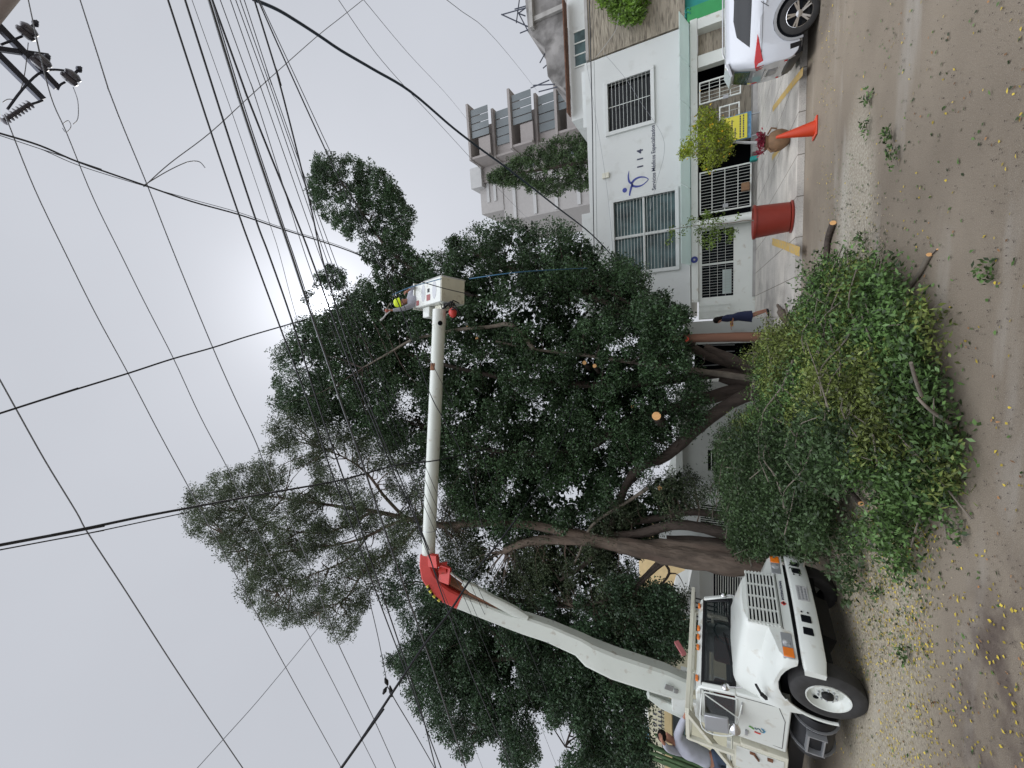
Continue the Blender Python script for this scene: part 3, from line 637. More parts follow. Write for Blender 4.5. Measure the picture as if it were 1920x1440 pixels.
def px(poly): return [(W(X, Y, UY)[0], W(X, Y, UY)[2]) for X, Y in poly]
put('wall', MB().prism(px([(1120, -60), (985, -60), (985, 3), (991, 62), (1021, 88), (1027, 143), (1056, 165), (1072, 160), (1120, 165)]), 'y', UY, UY+9), RAWC, uc, smooth=False)
sl_ = MB(); q = px([(991, 62), (1021, 88), (1027, 143), (1056, 165)])
pz_ = px([(1060, 30)])[0][1]
sl_.box(q[0][0], q[0][0]+14, UY-.5, UY-.02, pz_+2.6, pz_+2.9); sl_.box(q[1][0]+.4, q[1][0]+14, UY-.4, UY-.02, pz_-.4, pz_-.1)
for k in range(4): sl_.box(q[1][0]+2+k*2.6, q[1][0]+2.35+k*2.6, UY-.3, UY-.02, pz_-1, q[0][1]-.6)
put('slab', sl_, CONC, uc, smooth=False)
rb = MB()
for (X, Y), (X2, Y2) in (((991, 60), (970, 20)), ((990, 50), (940, 27)), ((968, 43), (975, -10)), ((990, 10), (965, 17)), ((1027, 120), (1018, 128)), ((1030, 150), (995, 165)), ((1040, 158), (1000, 160)), ((1045, 163), (1010, 172)), ((1022, 100), (1012, 118)), ((985, 15), (972, 25)), ((972, 25), (985, 30)), ((942, 27), (995, 12)), ((975, 62), (992, 55))):
    a_ = W(X, Y, UY+.5); b_ = W(X2, Y2, UY+.5); put('steel_bar', MB().tube([a_, b_], .05, 5), STEELD, uc)

# ------------------------------------------------------------------ bucket truck
TR = thing('bucket_truck', 'white bucket truck with a raised jointed boom parked beside the pile of cut branches', 'truck', (-4.578, 7.275, 0), math.radians(-17.2))
TI = inv(TR); TMX = TI.inverted()
ex = np.array(TMX.to_3x3() @ Vector((1, 0, 0))); ey = np.array(TMX.to_3x3() @ Vector((0, 1, 0))); TO = np.array(TR.location)
def T(X, Y, axis, val):      # where the sight line of a pixel meets a plane of the truck's own frame
    d = ray(X, Y); e = ex if axis == 'x' else ey if axis == 'y' else Z_
    t = (val-(C_-TO)@e)/(d@e); P = C_+d*t-TO; return Vector((P@ex, P@ey, P[2]))
tp = lambda n, mb, m, parent=TR, **k: put(n, mb, m, parent, **k)
WX, WZ, WR = -.62, .45, .46
def ring(x):
    k = -x
    zb = .83
    if x < -.08: zb = WZ+math.sqrt(max(0, .60**2-(x-WX)**2)) if abs(x-WX) < .60 else WZ
    zb = max(zb, .83) if x > WX else max(zb, WZ+.0)
    t = min(k/1.35, 1)
    zf = lerp(1.03, 1.30, t); hw = lerp(.44, .84, t**1.1); zh = lerp(1.45, 1.62, t**.8); yo = lerp(.96, 1.0, min(t*3, 1)) if t < .8 else lerp(1.0, .96, (t-.8)/.2)
    r = [(yo, zb), (yo+.005, (zb+zf)/2), (yo-.02, zf-.05), (yo-.09, zf+.01), (lerp(.70, .90, t), zf+.05), (hw+.05, lerp(1.14, 1.42, t)), (hw+.01, zh-.09), (hw-.05, zh-.02), (hw-.16, zh+.01), (0, zh+.03)]
    pts = [(x, -a, b) for a, b in r]+[(x, a, b) for a, b in r[:-1][::-1]]
    return [Vector(p) for p in pts]
hd = MB(); xs = [-.05, -.1, -.16, -.24, -.33, -.45, -.6, -.75, -.88, -1.0, -1.1, -1.17, -1.205, -1.3]
rs_ = [ring(x) for x in xs]
for q in rs_[0]: q.x = -.05-(q.z-.83)*.10
for q in rs_[1]: q.x = -.10-(q.z-.83)*.08
for q in rs_[-1]: q.z = max(q.z, .83)
hd.loft(rs_, closed=False, caps=False)
fr0 = rs_[0]; n = len(fr0); o_ = len(hd.v); hd.v += [tuple(p) for p in fr0]
for i in range(n//2): hd.f.append((o_+i, o_+i+1, o_+n-2-i, o_+n-1-i)) if i < n//2-1 else hd.f.append((o_+i, o_+i+1, o_+n-1-i)); hd.mi.append(0)
hood = tp('hood', hd, WHITE, ang=50)
# mudguard lip behind the wheel
lp = MB(); P = [Vector((WX+.6*math.cos(a), -1.0, WZ+.6*math.sin(a))) for a in np.linspace(2.2, 3.45, 12)]
for a, b in zip(P[:-1], P[1:]): lp.bar(a, b, .05, .02, up=(0, 1, 0))
tp('mudguard', lp, WHITE)
def fx_(z): return -.05-(z-.83)*.10
gb = MB(); gy0, gy1, gz0, gz1 = -.46, .50, 1.0, 1.41
gb.hexa([(fx_(gz0)+.004, gy0, gz0), (fx_(gz0)+.004, gy1, gz0), (fx_(gz1)+.004, gy1, gz1), (fx_(gz1)+.004, gy0, gz1)], [(fx_(gz0)-.01, gy0, gz0), (fx_(gz0)-.01, gy1, gz0), (fx_(gz1)-.01, gy1, gz1), (fx_(gz1)-.01, gy0, gz1)])
gr = tp('grille', gb, VOID, smooth=False)
bars = MB()
for i in range(9):
    z = lerp(gz0, gz1, i/8); bars.box(fx_(z)+.005, fx_(z)+.035, gy0-.03, gy1+.03, z-.0125, z+.0125)
for i in range(5):
    y = lerp(gy0, gy1, i/4); bars.bar((fx_(gz0)+.017, y, gz0-.02), (fx_(gz1)+.017, y, gz1+.02), .028, .024, up=(1, 0, 0))
put('grille_bars', bars, WHITE, gr, smooth=False)
tp('seam', MB().box(fx_(.97)+.001, fx_(.97)+.007, gy0-.04, gy1+.06, .955, .963), BLACK, smooth=False)
text('INTERNATIONAL', .05, BLKP, TR, Matrix.Translation((fx_(.9)+.006, .03, .885)) @ Matrix.Rotation(math.pi/2, 4, 'Z') @ Matrix.Rotation(math.pi/2, 4, 'X'), 'lettering', .003)
em = MB(); em.prism([(.0-.075, .90), (-.035, .94), (.005, .90), (-.035, .86)], 'x', fx_(.9)+.002, fx_(.9)+.012, RED); em.prism([(-.055, .90), (-.035, .92), (-.015, .90), (-.035, .88)], 'x', fx_(.9)+.013, fx_(.9)+.018, BLACK); tp('emblem', em, RED, smooth=False)
def lamp(y0, y1, z0, z1, name, m, dx=0.0, parent=TR):
    x = fx_((z0+z1)/2)+.004+dx; return put(name, MB().hexa([(x, y0, z0), (x, y1, z0), (x-.012, y1, z1), (x-.012, y0, z1)], [(x-.04, y0, z0), (x-.04, y1, z0), (x-.052, y1, z1), (x-.052, y0, z1)]), m, parent, bevel=.008)
for s, lab in ((-1, None), (1, None)):
    yb = sorted((s*.56, s*.955)); bz = lamp(yb[0], yb[1], .865, 1.005, 'headlight_bezel', GREYM, .012)
    q = sorted((s*.655, s*.79)); hl = put('headlight', MB().lathe([(.0, 0), (.035, .004), (.058, .010), (.062, .03)], (fx_(.93)+.022, (q[0]+q[1])/2, .935), (-1, 0, 0), 20), LENS, TR)
    q = sorted((s*.80, s*.945)); lamp(q[0], q[1], .868, 1.002, 'turn_signal', AMBER, .024)
bp = MB(); rings = []
for y in (-1.07, -1.03, -.9, -.55, -.1, .3, .7, .9, 1.0, 1.04):
    x = .09-.14*abs(y)**2.2; e = .02 if abs(y) > 1.02 else 0
    rings.append([Vector((x-.10, y, .50+e)), Vector((x-.015, y, .495+e)), Vector((x, y, .52+e)), Vector((x+.005, y, .76-e)), Vector((x-.02, y, .785-e)), Vector((x-.11, y, .78-e))])
bp.loft(rings); bump = tp('bumper', bp, WHITE, ang=60)
def bx_at(y): return .095-.14*abs(y)**2.2
for yc in (.76, .60, -.34, -.53): put('bumper_slot', MB().box(bx_at(yc)-.02, bx_at(yc)+.006, yc-.06, yc+.06, .59, .72), VOID, bump, bevel=.014)
for yc in (.50, -.24):
    for dz in (.62, .70): put('bolt', MB().lathe([(.014, 0), (.012, .01)], (bx_at(yc)+.002, yc, dz), (1, 0, 0), 10), BLACK, bump)
pt = MB().box(bx_at(.1)+.001, bx_at(.1)+.006, -.03, .25, .565, .715); pl = put('number_plate', pt, TOWERL, bump, smooth=False)
tp_ = MB(); pr = random.Random(5)
for r_i in range(3):
    y = -.01
    while y < .22: d_ = pr.uniform(.015, .04); tp_.box(bx_at(.1)+.007, bx_at(.1)+.008, y, y+d_, .585+r_i*.045, .585+r_i*.045+.022); y += d_+.012
put('plate_marks', tp_, GREYM, pl, smooth=False)
tp('frame_rail', MB().box(-5.6, .0, -.42, -.30, .45, .68).box(-5.6, .0, .30, .42, .45, .68).box(-.9, -.2, -.8, .8, .38, .50).box(-.45, -.12, -.85, .85, .52, .82), BLACK, smooth=False)
tp('radiator_pan', MB().prism([(-.55, .30), (-.25, .25), (-.15, .5), (-.6, .5)], 'y', -.35, .35), BLACK)
tp('engine_bay', MB().box(-1.22, -.2, -.42, .42, .6, 1.25).box(-1.22, -.2, -.75, .75, .6, .95), VOID, smooth=False)
# wheels
def wheel(cx, cy, s, front=True):
    tr_ = MB(); ax = (0, s, 0); c = (cx, cy, WZ)
    tr_.lathe([(.27, -.13), (.34, -.145), (.42, -.13), (.455, -.10), (.462, -.05), (.462, .05), (.455, .10), (.42, .13), (.34, .145), (.275, .13), (.26, .05), (.26, -.05), (.27, -.13)], c, ax, 48, caps=False)
    w_ = tp('wheel', tr_, RUBBER, label=None)
    rm = MB(); rm.lathe([(.272, .125), (.27, .142), (.255, .140), (.245, .10), (.225, .055), (.20, .035), (.165, .05), (.145, .075), (.06, .075), (.0, .075)], c, ax, 40, caps=False); r_ = put('rim', rm, CREAM if False else WHITE, w_)
    hb = MB(); hb.lathe([(.075, .07), (.072, .115), (.05, .13), (0, .13)], c, ax, 20, caps=False); put('hub', hb, BLACK, r_)
    nu = MB()
    for i in range(10):
        a = 2*math.pi*i/10; nu.lathe([(.013, .07), (.013, .1), (.008, .105)], (cx+.112*math.cos(a), cy, WZ+.112*math.sin(a)), ax, 8)
    put('wheel_nuts', nu, GREYM, r_)
    hh = MB()
    for a in (.75, 3.9): hh.lathe([(.026, .0), (.026, .0)], (cx+.205*math.cos(a), cy+s*.048, WZ+.205*math.sin(a)), ax, 14)
    hh2 = MB()
    for a in (2.45, 5.6): hh2.sphere((cx+.19*math.cos(a), cy+s*.06, WZ+.19*math.sin(a)), .036, 12, sq=(1, .25, 1))
    put('rim_holes', hh2, VOID, r_); return w_
wheel(WX, -.90, -1); wheel(WX, .86, 1); wheel(-5.0, -.86, -1); wheel(-5.0, .86, 1)
# cab
cb = MB()
def cabring(y, zs=1.0):
    top = abs(y) > .9
    f = [(-1.25, .83), (-1.27, 1.58), (-1.47, 2.08), (-1.53, 2.16), (-1.7, 2.205), (-2.42, 2.205), (-2.48, 2.15), (-2.48, .83)]
    return [Vector((x, y*(1.0 if z < 1.6 else lerp(1, .93, (z-1.58)/.62)), z)) for x, z in f]
def cabpart(f, w=.955): cb.loft([[Vector((x, s*w*(1.0 if z < 1.6 else lerp(1, .93, (z-1.58)/.62)), z)) for x, z in f] for s in (-1, 1)])
cabpart([(-1.25, .83), (-1.27, 1.60), (-2.48, 1.60), (-2.48, .83)]); cabpart([(-1.46, 2.07), (-1.53, 2.16), (-1.7, 2.205), (-2.42, 2.205), (-2.48, 2.15), (-2.48, 2.07)])
for s in (-1, 1):
    cb.bar((-1.30, s*.92, 1.58), (-1.49, s*.865, 2.10), .10, .09); cb.bar((-2.35, s*.915, 1.58), (-2.35, s*.865, 2.10), .09, .27, up=(1, 0, 0)); cb.box(-2.48, -2.42, *sorted((s*.42, s*.86)), 1.58, 2.08)
cb.box(-2.48, -2.42, -.42, .42, 1.58, 1.70); cb.box(-2.48, -2.42, -.42, .42, 2.0, 2.08)
cab = tp('cab', cb, WHITE, bevel=.025)
def wsx(z): return -1.27-(z-1.58)*.4
def wq(y0, y1, z0, z1, off): return [(wsx(z0)+off, y0, z0), (wsx(z0)+off, y1, z0), (wsx(z1)+off, y1, z1), (wsx(z1)+off, y0, z1)]
wfm = MB()
for q_ in ((-.86, .86, 1.585, 1.64), (-.86, .86, 2.07, 2.12), (-.86, -.79, 1.64, 2.07), (.79, .86, 1.64, 2.07)): wfm.hexa(wq(*q_, .016), wq(*q_, -.02))
wf = put('windscreen_seal', wfm, BLACK, cab, bevel=.01)
inn = MB().box(-1.55, -1.30, -.85, .85, 1.58, 1.66).box(-2.41, -2.40, -.86, .86, 1.2, 1.70); put('dashboard', inn, BLACK, cab, smooth=False)
swm = MB(); sc0 = Vector((-1.72, .38, 1.72)); P = [sc0+Vector((.08*math.sin(t), .2*math.cos(t), .19*math.sin(t))) for t in np.linspace(0, 2*math.pi, 19)]; swm.tube(P, .014, 6); put('steering_wheel', swm, BLACK, cab)
for yy_ in (-.45, .42): put('seat', MB().box(-2.35, -2.2, yy_-.25, yy_+.25, 1.3, 1.92).box(-2.3, -1.85, yy_-.25, yy_+.25, 1.25, 1.62), SEATR, cab, bevel=.05)
put('roof_lining', MB().box(-2.41, -1.5, -.85, .85, 2.045, 2.068), GREYM, cab, smooth=False)
wsg = put('windscreen', MB().hexa(wq(-.80, .80, 1.635, 2.075, .008), wq(-.80, .80, 1.635, 2.075, .0)), AGLASS, cab)
wp = MB(); wp.bar((wsx(1.64)+.035, -.5, 1.63), (wsx(1.75)+.035, .1, 1.76), .02).bar((wsx(1.64)+.035, .2, 1.63), (wsx(1.75)+.035, .75, 1.76), .02)
put('wiper', wp, BLACK, cab)
for y in (.72, .22, .04, -.17, -.74): put('marker_light', MB().box(-1.56, -1.50, y-.045, y+.045, 2.165, 2.21), AMBER, cab, bevel=.008)
# door on the passenger side: seam, window, handle
def cy_(z): return -.955*(1.0 if z < 1.6 else lerp(1, .93, (z-1.58)/.62))
def sideq(poly, off, th=.012):
    a = [(x, cy_(z)-off, z) for x, z in poly]; b = [(x, cy_(z)-off+th, z) for x, z in poly]; return a, b
dr = MB(); dpoly = [(-1.30, 1.0), (-1.34, 1.60), (-1.54, 2.12), (-2.30, 2.12), (-2.38, 1.9), (-2.38, .90), (-1.62, .90)]
for a, b in zip(dpoly, dpoly[1:]+dpoly[:1]): dr.bar((a[0], cy_(a[1])-.001, a[1]), (b[0], cy_(b[1])-.001, b[1]), .008, .006, up=(0, 1, 0))
door = tp('door', dr, BLACK, smooth=False)
wpoly = [(-1.44, 1.60), (-1.60, 2.04), (-2.20, 2.04), (-2.20, 1.60)]
a, b = sideq(wpoly, .006); n = len(a); wm_ = MB().add(a+b, [tuple(range(n)), tuple(range(2*n-1, n-1, -1))]+[(i, i+n, (i+1) % n+n, (i+1) % n) for i in range(n)])
put('door_window', wm_, AGLASS, door)
put('door_seal', MB().bar((-1.42, cy_(1.58)-.004, 1.58), (-2.24, cy_(1.58)-.004, 1.58), .02, .02).bar((-1.42, cy_(1.58)-.004, 1.58), (-1.59, cy_(2.07)-.004, 2.07), .02, .02).bar((-1.59, cy_(2.07)-.004, 2.07), (-2.22, cy_(2.07)-.004, 2.07), .02, .02), WHITE, door)
put('door_handle', MB().bar((-1.45, -.975, 1.50), (-1.75, -.975, 1.50), .015, .02).box(-2.3, -2.18, -.985, -.957, 1.40, 1.44), GREYM, door)
L1 = MB(); ly = -.962   # door logo: green leaf, dark and blue S swirl, red sticker under it
def rib2(mb, pts, w_, m):
    P = smoothpath([Vector((p[0], ly, p[1])) for p in pts], 5)
    for a, b in zip(P[:-1], P[1:]): mb.bar(a, b, w_, .004, up=(0, 1, 0), mt=m)
lc = T(1420, 1367, 'y', -.955); lx, lz = lc.x, lc.z
rib2(L1, [(lx+.05, lz-.06), (lx+.0, lz-.095), (lx-.04, lz-.06), (lx+.03, lz-.02), (lx-.01, lz+.02), (lx+.03, lz+.035)], .014, mat('logo_dark', (.02, .12, .16), .5))
rib2(L1, [(lx-.03, lz+.05), (lx-.0, lz+.085), (lx+.02, lz+.12)], .03, mat('logo_green', (.10, .33, .05), .5)); rib2(L1, [(lx+.07, lz-.05), (lx+.02, lz-.11), (lx-.05, lz-.09)], .008, mat('logo_blue', (.10, .35, .6), .5))
rib2(L1, [(lx-.10, lz-.05), (lx-.10, lz-.0), (lx-.09, lz+.04)], .035, RED); put('door_logo', L1, BLUEP, door, smooth=False)
tp('hood_latch', MB().bar(T(1417, 1281, 'y', -1.0)-Vector((0, .02, 0)), T(1427, 1297, 'y', -1.0)-Vector((0, .03, 0)), .03, .03).bar(T(1427, 1297, 'y', -1.0)-Vector((0, .03, 0)), T(1437, 1306, 'y', -1.0)-Vector((0, .03, 0)), .045, .04), BLACK)
# mirrors
mr = MB(); q = [T(1320, 1340, 'y', -1.28), T(1322, 1372, 'y', -1.28), T(1367, 1378, 'y', -1.28), T(1366, 1348, 'y', -1.28)]; q = [Vector((lerp(v.x, sum(p.x for p in q)/4, .1), v.y, v.z)) for v in q]
mr.hexa(q, [p+Vector((-.02, .06, 0)) for p in q]); mi_ = tp('mirror', mr, GREYM, bevel=.015)
arm = MB(); P1 = T(1316, 1300, 'y', -.95); P2 = T(1317, 1365, 'y', -1.28); P3 = T(1372, 1379, 'y', -1.28); P4 = T(1385, 1347, 'y', -1.1); P5 = T(1392, 1318, 'y', -.96); P6 = T(1322, 1302, 'y', -.95)
arm.tube(smoothpath([P1, P2-Vector((0, 0, 0)), P3, P4, P5], 5), .011, 8); arm.tube([P6, P4], .011, 8); put('mirror_arm', arm, WHITE, mi_)
r2 = T(1378, 1370, 'y', -1.26); put('round_mirror', MB().lathe([(.0, 0), (.06, .01), (.085, .03), (.085, .045), (.0, .06)], r2, (-.6, .8, 0), 20), CHROME, mi_)
for (X, Y, yv), lb_ in (((1348, 1277, -.93), 1), ((1333, 1109, .86), 2)):
    zc = 1.74; c = Vector((-1.22, yv, zc)); mb = MB().sphere(c, .065, 14, sq=(.5, 1, 1)); s_ = tp('fender_mirror', mb, CHROME); put('mirror_stem', MB().tube([c, Vector((-1.15, yv*.97, 1.5))], .008, 6), CHROME, s_)
# seats seen through the side glass are dark; exhaust, tank, steps
tk = MB(); tk.lathe([(.0, 0), (.27, .0), (.29, .03), (.29, .92), (.27, .95), (0, .95)], (-1.33, -.72, .49), (-1, 0, 0), 32); tank = tp('fuel_tank', tk, BLACK)
for x in (-1.5, -2.1):
    stp = MB()
    P = [Vector((x, -.72+.298*math.cos(a), .49+.298*math.sin(a))) for a in np.linspace(0, 2*math.pi, 25)]
    for a, b in zip(P[:-1], P[1:]): stp.bar(a, b, .05, .01, up=(1, 0, 0))
    put('tank_strap', stp, GREYM, tank)
put('tank_step', MB().box(-2.0, -1.6, -1.08, -.98, .60, .625).box(-2.0, -1.6, -1.08, -.98, .40, .42).box(-2.02, -2.0, -1.08, -.96, .38, .63).box(-1.6, -1.58, -1.08, -.96, .38, .63), GREYM, tank, smooth=False)
# body behind the cab
bd = MB(); bd.box(-6.2, -2.62, -1.0, -.62, .80, 1.62).box(-6.2, -2.62, .62, 1.0, .80, 1.62).box(-6.2, -2.62, -.62, .62, .80, .98).box(-2.62, -2.56, -1.0, 1.0, .8, 1.5)
body = tp('utility_body', bd, CREAM, bevel=.015, smooth=False)
cbd = MB(); cbd.box(-3.3, -2.66, -1.012, -1.002, .86, 1.56); cbn = put('locker_door', cbd, WHITE, body, smooth=False); 
put('latch', MB().box(-2.72, -2.68, -1.04, -1.013, 1.28, 1.36).bar((-2.70, -1.03, 1.3), (-2.85, -1.03, 1.22), .025).box(-2.74, -2.68, -1.04, -1.013, 1.02, 1.10), RUST, cbn)
put('locker_door', MB().box(-4.2, -3.36, -1.012, -1.002, .86, 1.56), WHITE, body, smooth=False)
put('side_rail', MB().bar((-2.6, -.98, 1.68), (-6.2, -.98, 1.68), .06), WHITE, body, smooth=False)
# cab guard: frame over the cab and the brace falling back from it
cg = MB(); gx = -1.95; a0 = T(1290, 1335, 'x', gx); a1 = T(1299, 1103, 'x', gx); zg = (a0.z+a1.z)/2; ya, yb = a0.y, a1.y
cg.bar((gx, ya, zg), (gx, yb, zg), .09, .07).bar((gx-.35, ya, zg), (gx-.35, yb, zg), .07, .05).bar((gx, ya, zg), (-2.75, ya, zg), .06, .06).bar((gx, yb, zg), (-2.75, yb, zg), .06, .06)
cg.bar((-2.72, ya, 1.6), (-2.72, ya, zg), .07).bar((-2.72, yb, 1.6), (-2.72, yb, zg), .07).bar((-2.72, ya, zg-.02), (-2.72, yb, zg-.02), .07).bar((-2.72, ya, 1.95), (-2.72, yb, 1.95), .05)
cg.bar((gx, ya+.12, zg-.08), (-2.45, ya+.12, 2.22), .04).bar((-2.0, -.35, zg-.05), (-2.0, -.35, 2.22), .05, .04).bar((-2.0, .45, zg-.05), (-2.0, .45, 2.22), .05, .04)
b0 = T(1288, 1333, 'y', ya-.02); b1 = T(1372, 1436, 'y', -.99); cg.bar(b0, b1, .10, .07)
tp('cab_guard', cg, CREAM, smooth=False, bevel=.006)
lad = MB(); lad.bar((-2.78, -.5, 1.5), (-2.78, -.5, 2.35), .04).bar((-2.78, -.1, 1.5), (-2.78, -.1, 2.35), .04)
tp('tarpaulin', MB().box(-3.6, -2.85, -.85, -.2, 1.0, 1.5), RUST, bevel=.1)
tp('bucket_rest', MB().bar(T(1283, 1228, 'x', -2.2), T(1268, 1203, 'x', -2.2), .07, .10), PINK, bevel=.01)
# turret and booms (given by points in the world, 3D)
def wp3(X, Y, z): d = ray(X, Y); return Vector(tuple(C_+d*(z/(d@F_))))     # point at distance z along the optical axis
bm = lambda n, mb, m, parent=TR, **k: put(n, mb, m, parent, M=TI, **k)
bs = wp3(1296, 1297, 8.9); 
tp('turret', MB().lathe([(.42, .95), (.42, 1.15), (.36, 1.18), (.34, 1.7), (.30, 1.72), (.30, 2.2), (.0, 2.2)], (TI @ bs).xy.to_3d(), (0, 0, 1), 24), WHITE)
tp('turret_yoke', MB().box((TI@bs).x-.35, (TI@bs).x+.25, -.36+(TI@bs).y, -.26+(TI@bs).y, 1.7, 2.75).box((TI@bs).x-.35, (TI@bs).x+.25, .26+(TI@bs).y, .36+(TI@bs).y, 1.7, 2.6), WHITE, bevel=.02)
def sweep(mb, sec, m=None, up=None):
    """rectangular section swept along points: (point, width across the view, depth)"""
    vd = Vector(tuple(-F_)); rings = []
    for i, (p, wd_, dp) in enumerate(sec):
        d = (sec[min(i+1, len(sec)-1)][0]-sec[max(i-1, 0)][0]).normalized(); s = d.cross(Vector((.25, -.92, -.3)) if up is None else up).normalized(); n_ = s.cross(d).normalized()
        c_ = .22
        rings.append([p+s*wd_/2*a+n_*dp/2*b for a, b in ((-1+c_, -1), (1-c_, -1), (1, -1+c_), (1, 1-c_), (1-c_, 1), (-1+c_, 1), (-1, 1-c_), (-1, -1+c_))])
    return mb.loft(rings, m)
def zz(t): return lerp(8.9, 9.95, t)
sec = [(wp3(1296, 1292, 8.75), .42, .4), (wp3(1245, 1273, 8.9), .52, .46), (wp3(1150, 1242, 9.15), .54, .48), (wp3(1105, 1222, 9.25), .50, .46), (wp3(1085, 1207, 9.32), .40, .40), (wp3(1030, 1183, 9.45), .385, .38), (wp3(985, 1168, 9.6), .40, .38), (wp3(955, 1160, 9.68), .33, .36), (wp3(900, 1139, 9.85), .33, .34), (wp3(862, 1124, 9.95), .33, .34)]
lb_ = sweep(MB(), sec); lo = bm('lower_boom', lb_, WHITE2, ang=30)
bm('boom_band', sweep(MB(), [(wp3(1032, 1184, 9.45), .395, .39), (wp3(1030, 1183, 9.45), .395, .39)]), BLACK, lo) if False else None
put('boom_band', sweep(MB(), [(wp3(1033, 1184.5, 9.45), .392, .387), (wp3(1030.5, 1183.3, 9.45), .392, .387)]), GREYM, lo, M=TI)
el = MB(); sweep(el, [(wp3(863, 1124, 9.95), .345, .36), (wp3(838, 1112, 9.97), .36, .36), (wp3(820, 1097, 9.98), .37, .36), (wp3(806, 1076, 9.99), .36, .36), (wp3(801, 1056, 10), .30, .34), (wp3(802, 1038, 10), .30, .33)])
bm('elbow', el, RED, ang=30)
hk = MB(); hk.bar(wp3(836, 1062, 9.75), wp3(833, 1092, 9.75), .07, .3); hk.bar(wp3(824, 1066, 9.8), wp3(838, 1064, 9.8), .10, .3); hk.bar(wp3(812, 1040, 9.8), wp3(814, 1062, 9.8), .12, .26, mt=RED)
bm('elbow_link', hk, ORANGE, smooth=False)
bm('link_gap', MB().bar(wp3(832, 1082, 10.05), wp3(935, 1134, 9.75), .2, .14), RUST, smooth=False)
bm('cylinder', MB().tube([wp3(842, 1072, 9.72), wp3(872, 1094, 9.68)], .035, 12), CHROME)
ca = MB(); sweep(ca, [(wp3(868, 1092, 9.7), .10, .12), (wp3(885, 1102, 9.68), .19, .16), (wp3(920, 1122, 9.62), .17, .16), (wp3(965, 1146, 9.5), .2, .14), (wp3(990, 1158, 9.45), .1, .10)]); bm('cylinder_housing', ca, WHITE2, ang=40)
st = MB(); 
for X, Y in ((806, 1101), (812, 1112), (824, 1122)): pass
P = smoothpath([wp3(801, 1098, 9.8), wp3(812, 1116, 9.8), wp3(828, 1129, 9.8)], 4)
for i, (a, b) in enumerate(zip(P[:-1], P[1:])): st.bar(a, b, .05, .05, mt=YELS if i % 2 == 0 else BLACK)
bm('warning_stripe', st, YELS, smooth=False)
ub = MB(); pA = wp3(803, 1042, 10.0); pB = wp3(824, 585, 10.3); pts = [pA.lerp(pB, t) for t in np.linspace(0, 1, 9)]
# the upper boom bows very slightly in the photograph
for i, p in enumerate(pts): p += Vector(tuple(U_))*(.10*math.sin(math.pi*i/8)*0)
ub.tube(pts, [.165]*8+[.17], 28); up_ = bm('upper_boom', ub, WHITE2)
bd_ = (pB-pA).normalized(); vv = Vector(tuple(C_))-pB; vv = (vv-bd_*vv.dot(bd_)).normalized()
hp = wp3(817, 608, 10.3)
c = pA+bd_*(hp-pA).dot(bd_); put('hole', MB().lathe([(.06, .0), (.06, .182), (0, .182)], c, vv.lerp(bd_.cross(vv), .15), 18), VOID, up_, M=TI)
c2 = pA+bd_*(wp3(822, 689, 10.25)-pA).dot(bd_); put('rust_patch', MB().tube([c2-bd_*.09, c2+bd_*.09], .1705, 28, caps=False), WHITE2, up_, M=TI) if False else None
s2 = bd_.cross(vv); rp = MB(); 
for i in range(6):
    a0_, a1_ = lerp(-.35, -1.25, i/6), lerp(-.35, -1.25, (i+1)/6)
    q = [c2+(vv*math.cos(t)+s2*math.sin(t)*1)*.1712+bd_*e for t, e in ((a0_, -.09), (a1_, -.09), (a1_, .09), (a0_, .09))]; q2 = [c2+(vv*math.cos(t)+s2*math.sin(t))*.168+bd_*e for t, e in ((a0_, -.09), (a1_, -.09), (a1_, .09), (a0_, .09))]; rp.hexa(q, q2)
put('rust_patch', rp, RUST, up_, M=TI)
put('boom_ring', MB().tube([pA+bd_*.62, pA+bd_*.64], .1655, 28), GREYM, up_, M=TI)
put('boom_tip', MB().tube([pB-bd_*.35, pB+bd_*.05], .178, 24), WHITE, up_, M=TI)
# decals near the base of the lower boom
dq = [wp3(1254, 1283, 8.55), wp3(1262, 1296, 8.55)]
dm = MB(); dm.bar(wp3(1247, 1287, 8.6), wp3(1262, 1292, 8.6), .10, .02, up=tuple(-F_)).bar(wp3(1264, 1295, 8.6), wp3(1271, 1297, 8.6), .08, .02, up=tuple(-F_)); bm('decal', dm, GREYM, lo, smooth=False)
# lower link arm beside the boom base, seen behind it
l2 = MB(); sweep(l2, [(wp3(1215, 1302, 9.2), .10, .2), (wp3(1240, 1316, 9.15), .2, .22), (wp3(1290, 1338, 8.95), .24, .22)]); bm('link_arm', l2, WHITE2)
# bucket
tl = math.radians(20); bc = wp3(826, 541, 10.4)
bu = Vector(tuple(Z_*math.cos(tl)+Fh*math.sin(tl))); br_ = Vector(tuple(R_)); 
br_ = (br_+bu*-.02).normalized(); bf = br_.cross(bu).normalized()*-1   # towards the viewer
if bf.dot(Vector(tuple(Fh))) > 0: bf = -bf
bfz = bf
BW, BH, BD = .66, 1.36, .76
corner = bc      # middle of the lower front edge
def bp_(a, b, c): return corner+br_*a+bu*b-bfz*c      # a right, b up, c away from the viewer
bk = MB()
def bxb(mb, a0, a1, b0, b1, c0, c1, m=None): return mb.hexa([bp_(a0, b0, c0), bp_(a1, b0, c0), bp_(a1, b1, c0), bp_(a0, b1, c0)], [bp_(a0, b0, c1), bp_(a1, b0, c1), bp_(a1, b1, c1), bp_(a0, b1, c1)], m)
bot = [bp_(-BW*.46, 0, .02), bp_(BW*.46, 0, .02), bp_(BW*.46, 0, BD), bp_(-BW*.46, 0, BD)]
bxb(bk, -BW/2, BW/2, 0, BH, 0, .04); bxb(bk, -BW/2, BW/2, 0, BH, BD-.04, BD); bxb(bk, -BW/2, -BW/2+.04, 0, BH, .04, BD-.04); bxb(bk, BW/2-.04, BW/2, 0, BH, .04, BD-.04)
